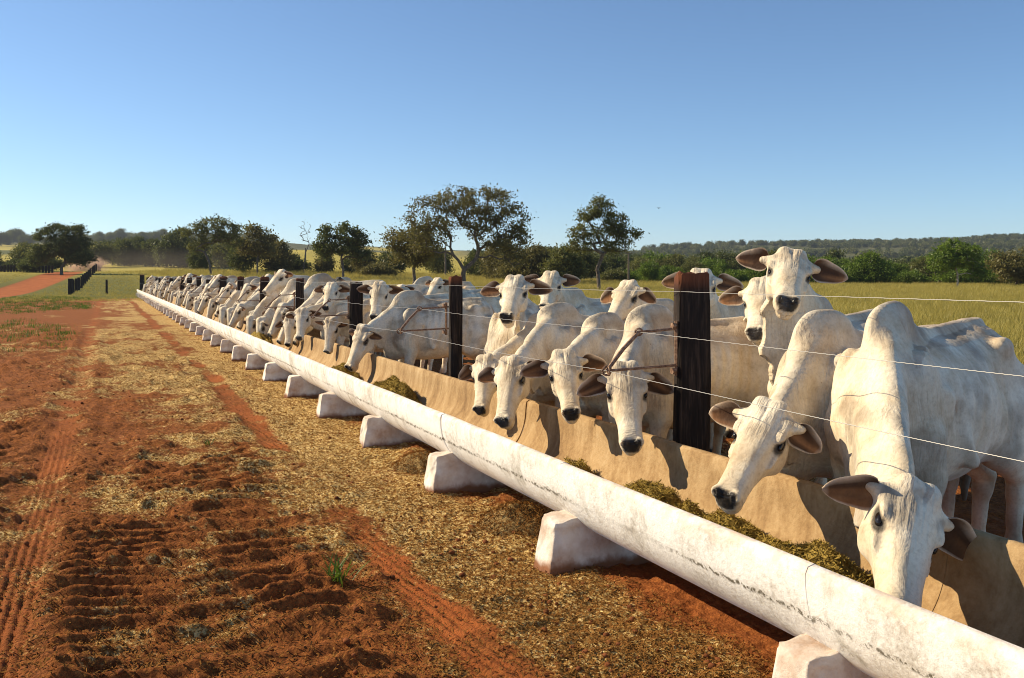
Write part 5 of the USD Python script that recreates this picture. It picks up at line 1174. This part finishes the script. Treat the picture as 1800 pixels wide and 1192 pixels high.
# woods on the hills read as one mass each
def scatter_forest(name, label, n, region, seed, smin, smax):
    r_ = np.random.default_rng(seed); m_ = n * 6
    px, y = r_.uniform(*region[0], m_), r_.uniform(*region[1], m_)
    x = (px - PX0) / FPX * y
    k = np.nonzero(fbm2(x, y, 1 / 110., 3, seed) + .08 * (r_.uniform(size=m_) - .5) >= region[2])[0][:n]
    n = len(k); pts = np.stack([x[k], y[k], terrain(x[k], y[k]) - .4], 1); sc = r_.uniform(smin, smax, n)
    pi = UsdGeom.PointInstancer.Define(stage, f'/World/{name}')
    for j, lm in enumerate((LEAF_DARK, LEAF_OLIVE)):
        r2 = np.random.default_rng(seed + j)
        c = r2.normal(size=(14, 3)); c /= np.linalg.norm(c, axis=1, keepdims=True); c = c * [1.4, 1.4, 1.0] + [0, 0, 1.7]
        ctr = np.repeat(c, 26, 0) + r2.normal(size=(14 * 26, 3)) * .55
        usdkit.mesh(stage, f'/World/{name}/clump_{j}', leaf_cards(ctr, .42, r2), lm)
    pi.CreatePrototypesRel().SetTargets([Sdf.Path(f'/World/{name}/clump_{j}') for j in range(2)])
    pi.CreateProtoIndicesAttr(Vt.IntArray.FromNumpy(r_.integers(0, 2, n).astype(np.int32)))
    pi.CreatePositionsAttr(Vt.Vec3fArray.FromNumpy(np.array(pts, np.float32)))
    pi.CreateScalesAttr(Vt.Vec3fArray.FromNumpy(np.repeat(np.array(sc, np.float32)[:, None], 3, 1)))
    h_ = r_.uniform(0, np.pi, n)
    pi.CreateOrientationsAttr(Vt.QuathArray([Gf.Quath(float(np.cos(a)), 0, 0, float(np.sin(a))) for a in h_]))
    tag(pi, label, 'wood', kind='stuff')
scatter_forest('hill_wood', 'low dry woodland covering the long hill on the right', 5200, ((950, 2300), (420, 1650), .44), 91, 1.2, 2.4)
scatter_forest('ridge_wood', 'dark woodland on the far ridge at the left', 900, ((-300, 480), (1000, 1500), .46), 92, 1.8, 3.2)

# ---------------- grass
def tuft_mesh(r, n, h, spread, w, droop=.5):
    vs, fs = [], []
    for i in range(n):
        a = r.uniform(0, 6.28); b = r.normal(size=2) * spread * .5
        hh = h * r.uniform(.55, 1.2); out = np.array([math.cos(a), math.sin(a)]); k = r.uniform(.1, droop) * hh
        side = np.array([-out[1], out[0], 0]) * w * r.uniform(.7, 1.3)
        p0 = np.array([b[0], b[1], -.02]); p1 = np.array([*(b + out * k * .35), hh * .6]); p2 = np.array([*(b + out * k), hh])
        o = len(vs); vs += [p0 - side, p0 + side, p1 + side * .8, p1 - side * .8, p2]
        fs += [(o, o + 1, o + 2), (o, o + 2, o + 3), (o + 3, o + 2, o + 4)]
    return np.array(vs), np.array(fs)
def grass_field(name, label, pts, scales, seed, protos_, m):
    r_ = np.random.default_rng(seed); n = len(pts)
    pi = UsdGeom.PointInstancer.Define(stage, f'/World/{name}')
    for j, pm in enumerate(protos_): usdkit.mesh(stage, f'/World/{name}/tuft_{j}', pm, m)
    pi.CreatePrototypesRel().SetTargets([Sdf.Path(f'/World/{name}/tuft_{j}') for j in range(len(protos_))])
    pi.CreateProtoIndicesAttr(Vt.IntArray.FromNumpy(r_.integers(0, len(protos_), n).astype(np.int32)))
    pi.CreatePositionsAttr(Vt.Vec3fArray.FromNumpy(np.asarray(pts, np.float32)))
    pi.CreateScalesAttr(Vt.Vec3fArray.FromNumpy(np.repeat(np.asarray(scales, np.float32)[:, None], 3, 1)))
    h_ = r_.uniform(0, np.pi, n); q_ = np.stack([np.cos(h_), np.sin(h_)], 1)
    pi.CreateOrientationsAttr(Vt.QuathArray([Gf.Quath(float(c_), 0, 0, float(s_)) for c_, s_ in q_]))
    tag(pi, label, 'grass', kind='stuff')
r7 = np.random.default_rng(77)
N = 56000
yy = 9 + (165 - 9) * r7.uniform(0, 1, N) ** 1.55
px_ = r7.uniform(-400, 2150, N); xx = (px_ - PX0) / FPX * yy
t_, d_ = to_td(xx, yy)
keep = ((d_ > 8.2 + 1.2 * (fbm2(xx, yy, .4, 2, 78) - .5)) | ((t_ > 66) & (np.abs(d_ - np.interp(t_, [-20, 30, 60, 94, 120, 167, 200], [-13, -11.6, -10.4, -9.3, -8.4, -6.4, -5.0])) > 2.4 + .010 * t_))) & (fbm2(xx, yy, .22, 3, 79) > .30)
xx, yy = xx[keep], yy[keep]
grass_field('pasture_grass', 'knee high yellowing pasture grass behind the cattle', np.stack([xx, yy, terrain(xx, yy)], 1), (.55 + .35 * r7.uniform(size=len(xx))) * (1 + yy / 120) * np.clip((to_td(xx, yy)[1] - 1) / 9, .30, 1.0), 5, [tuft_mesh(np.random.default_rng(600 + j), 34, .42, .34, .006, .8) for j in range(5)], LEAF_GRASS)
N = 14000
tt2 = r7.uniform(14, 85, N); dd2 = -.9 - r7.uniform(0, 1, N) ** 1.3 * 30
x2, y2 = TD(tt2, dd2)
cover = sstep(.40, .66, fbm2(x2, y2, .12, 3, 41) + .25 * sstep(24, 48, tt2) * sstep(-.9, -4, dd2)) * sstep(13, 26, tt2)
rc_ = np.interp(tt2, [-20, 30, 60, 94, 120, 167, 200], [-13, -11.6, -10.4, -9.3, -8.4, -6.4, -5.0])
keep = (r7.uniform(size=N) < cover * .38) & (np.abs(dd2 - rc_) > 2.8)
x2, y2 = x2[keep], y2[keep]
grass_field('verge_grass', 'short green weeds creeping over the red earth at the left', np.stack([x2, y2, ground_z(x2, y2)], 1), .5 + .5 * r7.uniform(size=len(x2)), 6, [tuft_mesh(np.random.default_rng(700 + j), 22, .13, .30, .007, 1.4) for j in range(4)], LEAF_WEED)
# single green tuft in the yard, and two tiny sprouts
def yard_tuft(name, label, px, py, n, h, spread, w, seed):
    y = EYE * FPX / (py - PY0); x = (px - PX0) / FPX * y
    tu = thing(name, label, 'weed', (x, y, float(ground_z(x, y))))
    r_ = np.random.default_rng(seed); vs = []
    for i in range(n):
        a = r_.uniform(0, 6.28); out = np.array([math.cos(a), math.sin(a), 0]); L = h * r_.uniform(.6, 1.25); k = r_.uniform(.25, 1.1)
        b = np.array([*(r_.normal(size=2) * spread), 0]); u = np.linspace(0, 1, 6)[:, None]
        mid_ = b + out * (u * k * L) + np.array([0, 0, 1]) * (u * L * (1 - .45 * k * u))
        side = np.cross(out, [0, 0, 1]) * w * np.array([.6, 1, 1, .85, .5, .04])[:, None]
        v = np.vstack([mid_ - side, mid_ + side]); j = np.arange(5)
        vs.append((v, np.concatenate([np.stack([j, j + 1, j + 7], 1), np.stack([j, j + 7, j + 6], 1)])))
    obj('blades', join(vs), LEAF_WEED, tu)
yard_tuft('grass_tuft', 'green tuft of grass growing alone in the yard', 597, 1032, 34, .15, .030, .0042, 1)
yard_tuft('grass_sprout', 'tiny green sprout further up the chaff strewn yard', 368, 782, 9, .08, .02, .005, 2)
# ------------------------------------------------------------------ chaff on the ground, feed in the trough, small things
chaff_mat = mat('chaff', {'g': ('geometry', {}), 'c': ('rgb_ramp', {'ramp': [(0, (.20, .09, .025)), (.3, (.40, .23, .07)), (.65, (.60, .40, .15)), (.9, (.76, .58, .29)), (1, (.82, .70, .46))]}), 'd': ('diffuse_bsdf', {})}, [('g.random_per_island', 'c.fac'), ('c.color', 'd.color')], surface='d.BSDF')
feed_mat = mat('silage', {'g': ('geometry', {}), 'c': ('rgb_ramp', {'ramp': [(0, (.28, .19, .045)), (.4, (.50, .355, .085)), (.75, (.70, .53, .17)), (1, (.82, .68, .33))]}), 'd': ('diffuse_bsdf', {})}, [('g.random_per_island', 'c.fac'), ('c.color', 'd.color')], surface='d.BSDF')
feed_base = mat('silage_bed', {'g': ('geometry', {}), 'n': ('noise_texture', {'scale': 60.0, 'detail': 5.0}), 'c': ('rgb_ramp', {'ramp': [(.3, (.15, .10, .022)), (.6, (.36, .25, .06)), (.8, (.52, .39, .11))]}), 'b': ('bump', {'strength': 1.0, 'distance': .02}), 'p': ('principled_bsdf', {'roughness': .95, 'specular_ior_level': .1})}, [('g.position', 'n.vector'), ('n.fac', 'c.fac'), ('c.color', 'p.base_color'), ('n.fac', 'b.height'), ('b.normal', 'p.normal')])
def flakes(c, r, lmin, lmax, wmin, wmax, tilt=.45):
    n = len(c); a = r.uniform(0, 2 * np.pi, n)
    e = np.stack([np.cos(a), np.sin(a), r.normal(0, tilt, n)], 1); e /= np.linalg.norm(e, axis=1, keepdims=True)
    s = np.cross(e, np.stack([r.normal(0, tilt, n), r.normal(0, tilt, n), np.ones(n)], 1)); s /= np.linalg.norm(s, axis=1, keepdims=True)
    L = r.uniform(lmin, lmax, (n, 1)) * .5; W_ = r.uniform(wmin, wmax, (n, 1)) * .5
    v = np.stack([c - e * L - s * W_, c - e * L * .9 + s * W_, c + e * L + s * W_ * .8, c + e * L * .9 - s * W_], 1).reshape(-1, 3)
    i = np.arange(n)[:, None] * 4
    return v, np.concatenate([i + np.array([[0, 1, 2]]), i + np.array([[0, 2, 3]])])
r8 = np.random.default_rng(88)
N = 330000
rr_ = 3.3 * np.exp(r8.uniform(0, 1, N) ** 1.25 * math.log(30 / 3.3)); aa = np.radians(r8.uniform(-31, 19, N))
cx_, cy_ = rr_ * np.sin(aa), rr_ * np.cos(aa)
ct_, cd_ = to_td(cx_, cy_)
hz_, st_, rd_, _ = soil(cx_, cy_)
keep = (r8.uniform(size=N) < (.13 + .87 * st_) * np.where(cd_ > 3.3, .4, 1)) & ((cd_ < 2.55) | (cd_ > 3.2))
cx_, cy_, hz_, rr_ = cx_[keep][:130000], cy_[keep][:130000], hz_[keep][:130000], rr_[keep][:130000]
c_ = np.stack([cx_, cy_, terrain(cx_, cy_) + hz_ + .005 + .006 * r8.uniform(size=len(cx_))], 1)
fv, ff = flakes(c_, r8, .010, .034, .003, .009)
sc_ = np.repeat((.75 + .55 * sstep(5, 20, rr_)), 4)[:, None]
ctr_ = np.repeat(c_, 4, 0); fv = ctr_ + (fv - ctr_) * sc_
m_ = obj('chaff_litter', (fv, ff), chaff_mat); tag(m_, 'pale chopped straw and husks littered over the red earth', 'chaff', kind='stuff')
# heaps of spilt chaff between the blocks
def heap(name, label, cat, t, d, rx, ry, h, n, seed, base, fl, z0=None, lmax=.03):
    r_ = np.random.default_rng(seed); x, y = TD(t, d)
    hp = thing(name, label, cat, (x, y, float(ground_z(x, y)) if z0 is None else z0), 90 + math.degrees(TH))
    g = np.linspace(-1, 1, 26); U, V = np.meshgrid(g, g, indexing='ij')
    rho = np.sqrt(U ** 2 + V ** 2)
    z = np.maximum(h * np.clip(1 - rho ** 1.6, -.4, 1), -.03) + sstep(1.1, .7, rho) * (meshkit.fbm(np.stack([U * 5, V * 5, U * 0 + seed], -1), 3, seed) - .5) * h * .5
    P = np.stack([U * rx, V * ry, z - .01], -1).reshape(-1, 3)
    i = np.arange(25)[:, None] * 26; j = np.arange(25)[None]; q = np.stack([i + j, i + 26 + j, i + 27 + j, i + j + 1], -1).reshape(-1, 4)
    q = q[(rho.ravel()[q] < 1.02).all(1)]; un, inv = np.unique(q, return_inverse=True); P, q = P[un], inv.reshape(q.shape)
    obj('bed', (P, q), base, hp, smooth=True)
    u, v_ = r_.uniform(-1, 1, (2, n)); k = u ** 2 + v_ ** 2 < 1; u, v_ = u[k], v_[k]
    from scipy.interpolate import RegularGridInterpolator as RGI
    zz = RGI((g, g), z)(np.stack([u, v_], 1))
    k = zz > -.1 * h; u, v_, zz = u[k], v_[k], zz[k]
    obj('chopped_feed' if base is feed_base else 'flakes', flakes(np.stack([u * rx, v_ * ry, zz + .004], 1), r_, .010, lmax, .0022, .006, .6), fl, hp)
    return hp
chaff_bed = mat('chaff_bed', {'g': ('geometry', {}), 'n': ('noise_texture', {'scale': 70.0, 'detail': 5.0}), 'c': ('rgb_ramp', {'ramp': [(.3, (.14, .075, .025)), (.6, (.32, .22, .09)), (.8, (.5, .38, .18))]}), 'p': ('principled_bsdf', {'roughness': .95, 'specular_ior_level': .1})}, [('g.position', 'n.vector'), ('n.fac', 'c.fac'), ('c.color', 'p.base_color')])
heap('chaff_heap', 'small heap of spilt chaff under the trough left of the large block', 'heap', 5.35, 2.42, .30, .26, .13, 5200, 1, chaff_bed, chaff_mat)
heap('chaff_heap', 'small heap of spilt chaff under the trough left of the open dark joint', 'heap', 7.35, 2.42, .30, .24, .13, 3600, 2, chaff_bed, chaff_mat)
# feed in the trough
for i, (t, d, rx, ry, h, n, lab) in enumerate([
        (3.02, 2.77, .42, .25, .235, 8000, 'mound of chopped green feed in the trough left of the foremost cow'),
        (3.62, 2.77, .36, .24, .215, 7000, 'low mound of chopped green feed in the trough under the sideways head'),
        (4.35, 2.77, .42, .25, .235, 7000, 'mound of chopped green feed in the trough left of the sideways head'),
        (3.32, 2.79, .30, .22, .17, 4500, 'low saddle of chopped feed in the trough between the two nearest mounds'),
        (3.98, 2.79, .30, .22, .18, 4500, 'low saddle of chopped feed in the trough between the second and third mounds'),
        (5.25, 2.78, .20, .20, .20, 1600, 'small handful of chopped feed in the trough below the row of faces'),
        (9.3, 2.77, .95, .28, .30, 16000, 'high heap of chopped green feed in the trough before the flecked cow'),
        (11.6, 2.77, .7, .27, .26, 7000, 'heap of chopped feed in the trough further down by the striped-forehead cow'),
        (18.6, 2.77, 1.1, .27, .30, 2500, 'heap of chopped feed in the trough at the far feeding cattle')]):
    heap('feed_heap', lab, 'feed', t, d, rx, ry, h, n, 20 + i, feed_base, feed_mat, z0=.215, lmax=.055)
# thin layer along the bottom
ts_ = np.linspace(.6, 60, 400); wv = np.linspace(-1, 1, 9)
TT, WW = np.meshgrid(ts_, wv, indexing='ij')
x_, y_ = TD(TT, 2.685 + WW * .19); z_ = .215 + .05 * WW ** 2 + .05 * (fbm2(TT, WW, 2.2, 3, 301) - .5) + terrain(x_, y_)
i = np.arange(399)[:, None] * 9; j = np.arange(8)[None]; q = np.stack([i + j, i + 9 + j, i + 10 + j, i + j + 1], -1).reshape(-1, 4)[:, ::-1]
fl_ = thing('feed_layer', 'thin layer of trampled feed along the bottom of the trough', 'feed', kind='stuff')
obj('bed', (np.stack([x_, y_, z_], -1).reshape(-1, 3), q), feed_base, fl_, smooth=True)
# clods on the bare earth
cl_mat = mat('clod', {'g': ('geometry', {}), 'n': ('noise_texture', {'scale': 20.0, 'detail': 5.0}), 'c': ('rgb_ramp', {'ramp': [(.3, (.07, .022, .008)), (.7, (.24, .08, .028))]}), 'p': ('principled_bsdf', {'roughness': .95, 'specular_ior_level': .1})}, [('g.position', 'n.vector'), ('n.fac', 'c.fac'), ('c.color', 'p.base_color')])
ico1 = trimesh.creation.icosphere(1, 1.0); parts = []
for k in range(1500):
    t = 3.0 + 14 * r8.uniform() ** 1.8; d = r8.choice([r8.uniform(1.7, 2.4), r8.uniform(-3.5, 2.2)], p=[.45 if t < 6 else .05, .55 if t < 6 else .95])
    x, y = TD(t, d); s_ = .005 + .013 * r8.uniform() ** 3
    v = ico1.vertices * (1 + .5 * (meshkit.noise(ico1.vertices * 1.7 + k * 3.3, 5)[:, None] - .5)) * s_ * [1, 1, .75]
    parts.append((v + [x, y, 0], ico1.faces))
v, f = join(parts); n_ = len(ico1.vertices)
cz = ground_z(v[::n_, 0], v[::n_, 1]); v[:, 2] += np.repeat(cz, n_) + .003
m_ = obj('earth_clods', (v, f), cl_mat, smooth=True); tag(m_, 'crumbs and clods of red earth on the yard', 'clods', kind='stuff')
# utility poles and a bird
pole_mat = mat('pole_wood', {'p': ('principled_bsdf', {'base_color': (.11, .085, .06), 'roughness': .9})}, [])
def pole(label, px, y, h, arm):
    x = (px - PX0) / FPX * y
    p = thing('utility_pole', label, 'utility pole', (x, y, float(terrain(x, y))))
    obj('shaft', tube([(0, 0, -.2), (0, 0, h)], [.16, .11], 8), pole_mat, p, smooth=30)
    if arm: obj('crossarm', trimesh.creation.box((arm, .10, .12), trimesh.transformations.translation_matrix((0, -.12, h - .25))), pole_mat, p)
    if arm:
        for k in (-.85, 0.0, .85): obj('insulator', tube([(k * arm / 2, -.12, h - .19), (k * arm / 2, -.12, h + .02)], [.05, .035], 6), pole_mat, p, smooth=30)
pole('slim utility pole with a short crossarm at the edge of the scrub', 1105, 140, 5.0, 1.1)
pole('thin plain pole seen between the limbs under the spreading tree', 783, 150, 5.2, 0)
pole('thin plain pole in the pasture left of the compact round tree', 537, 165, 4.6, 0)
x, y = (1158 - PX0) / FPX * 60., 60.
bird = thing('flying_bird', 'tiny dark bird in the sky right of the lone open tree', 'bird', (x, y, EYE - (366 - PY0) / FPX * 60), 20)
bm = []
for s in (1, -1): bm.append((np.array([(0, .05, 0), (0, -.05, 0), (s * .10, -.03, .045), (s * .10, .05, .05), (s * .2, -.02, .02), (0, 0, .02), (s * .1, .01, .062)]), np.array([(0, 1, 2), (0, 2, 3), (3, 2, 4), (0, 5, 6), (5, 1, 6), (6, 3, 4), (6, 4, 2), (0, 6, 3), (1, 2, 6)])))
b_ = trimesh.creation.icosphere(1, 1.0)
obj('body', join(bm + [(b_.vertices * [.022, .09, .024], b_.faces)]), mat('bird_dark', {'p': ('principled_bsdf', {'base_color': (.03, .028, .026), 'roughness': .8})}, []), bird, smooth=30)

# ------------------------------------------------------------------ the air: thin haze, and dust hanging over the road
haze_mat = mat('haze_air', {'v': ('principled_volume', {'color': (.86, .91, 1.0), 'density': .00009, 'anisotropy': .35})}, [], surface=None, volume='v.volume')
hb = trimesh.creation.box((10600, 10600, 300)); hb.apply_translation((0, 0, 150 - 70 + .0))
hz = obj('haze', hb, haze_mat); tag(hz, 'thin pale haze over the far hills', 'haze', kind='stuff')
dust_mat = mat('red_dust', {'tc': ('texture_coordinate', {}), 'n': ('noise_texture', {'scale': 1.3, 'detail': 5.0, 'roughness': .6}), 'r': ('map_range', {'range_type': 'smoothstep', 'from_min': .40, 'from_max': .72, 'to_max': 1.6, 'clamp': True}),
    'l': ('vector_math', {'math_type': 'length'}), 'f': ('map_range', {'range_type': 'smoothstep', 'from_min': 1.0, 'from_max': .15, 'clamp': True}), 'm': ('math', {'math_type': 'multiply'}),
    'v': ('principled_volume', {'color': (.95, .60, .40), 'anisotropy': .2})},
    [('tc.object', 'n.vector'), ('n.fac', 'r.value'), ('tc.object', 'l.vector1'), ('l.value', 'f.value'), ('r.result', 'm.value1'), ('f.result', 'm.value2'), ('m.value', 'v.density')], surface=None, volume='v.volume')
thin_mat = mat('drifting_dust', {'tc': ('texture_coordinate', {}), 'l': ('vector_math', {'math_type': 'length'}), 'f': ('map_range', {'range_type': 'smoothstep', 'from_min': 1.0, 'from_max': .1, 'to_max': .006, 'clamp': True}), 'v': ('principled_volume', {'color': (.93, .74, .58), 'anisotropy': .2})},
    [('tc.object', 'l.vector1'), ('l.value', 'f.value'), ('f.result', 'v.density')], surface=None, volume='v.volume')
def dust(label, px, y, r, m):
    x = (px - PX0) / FPX * y
    d = thing('dust_cloud', label, 'dust', (x, y, float(terrain(x, y)) + r[2] * .4), 0, r, kind='stuff')
    obj('dust', trimesh.creation.icosphere(3, 1.0), m, d)
dust('thick puff of reddish dust raised on the road', 150, 168, (5.2, 4.6, 2.4), dust_mat)
dust('thin brown dust drifting across the dark tree line', 270, 190, (28, 12, 4.2), thin_mat)
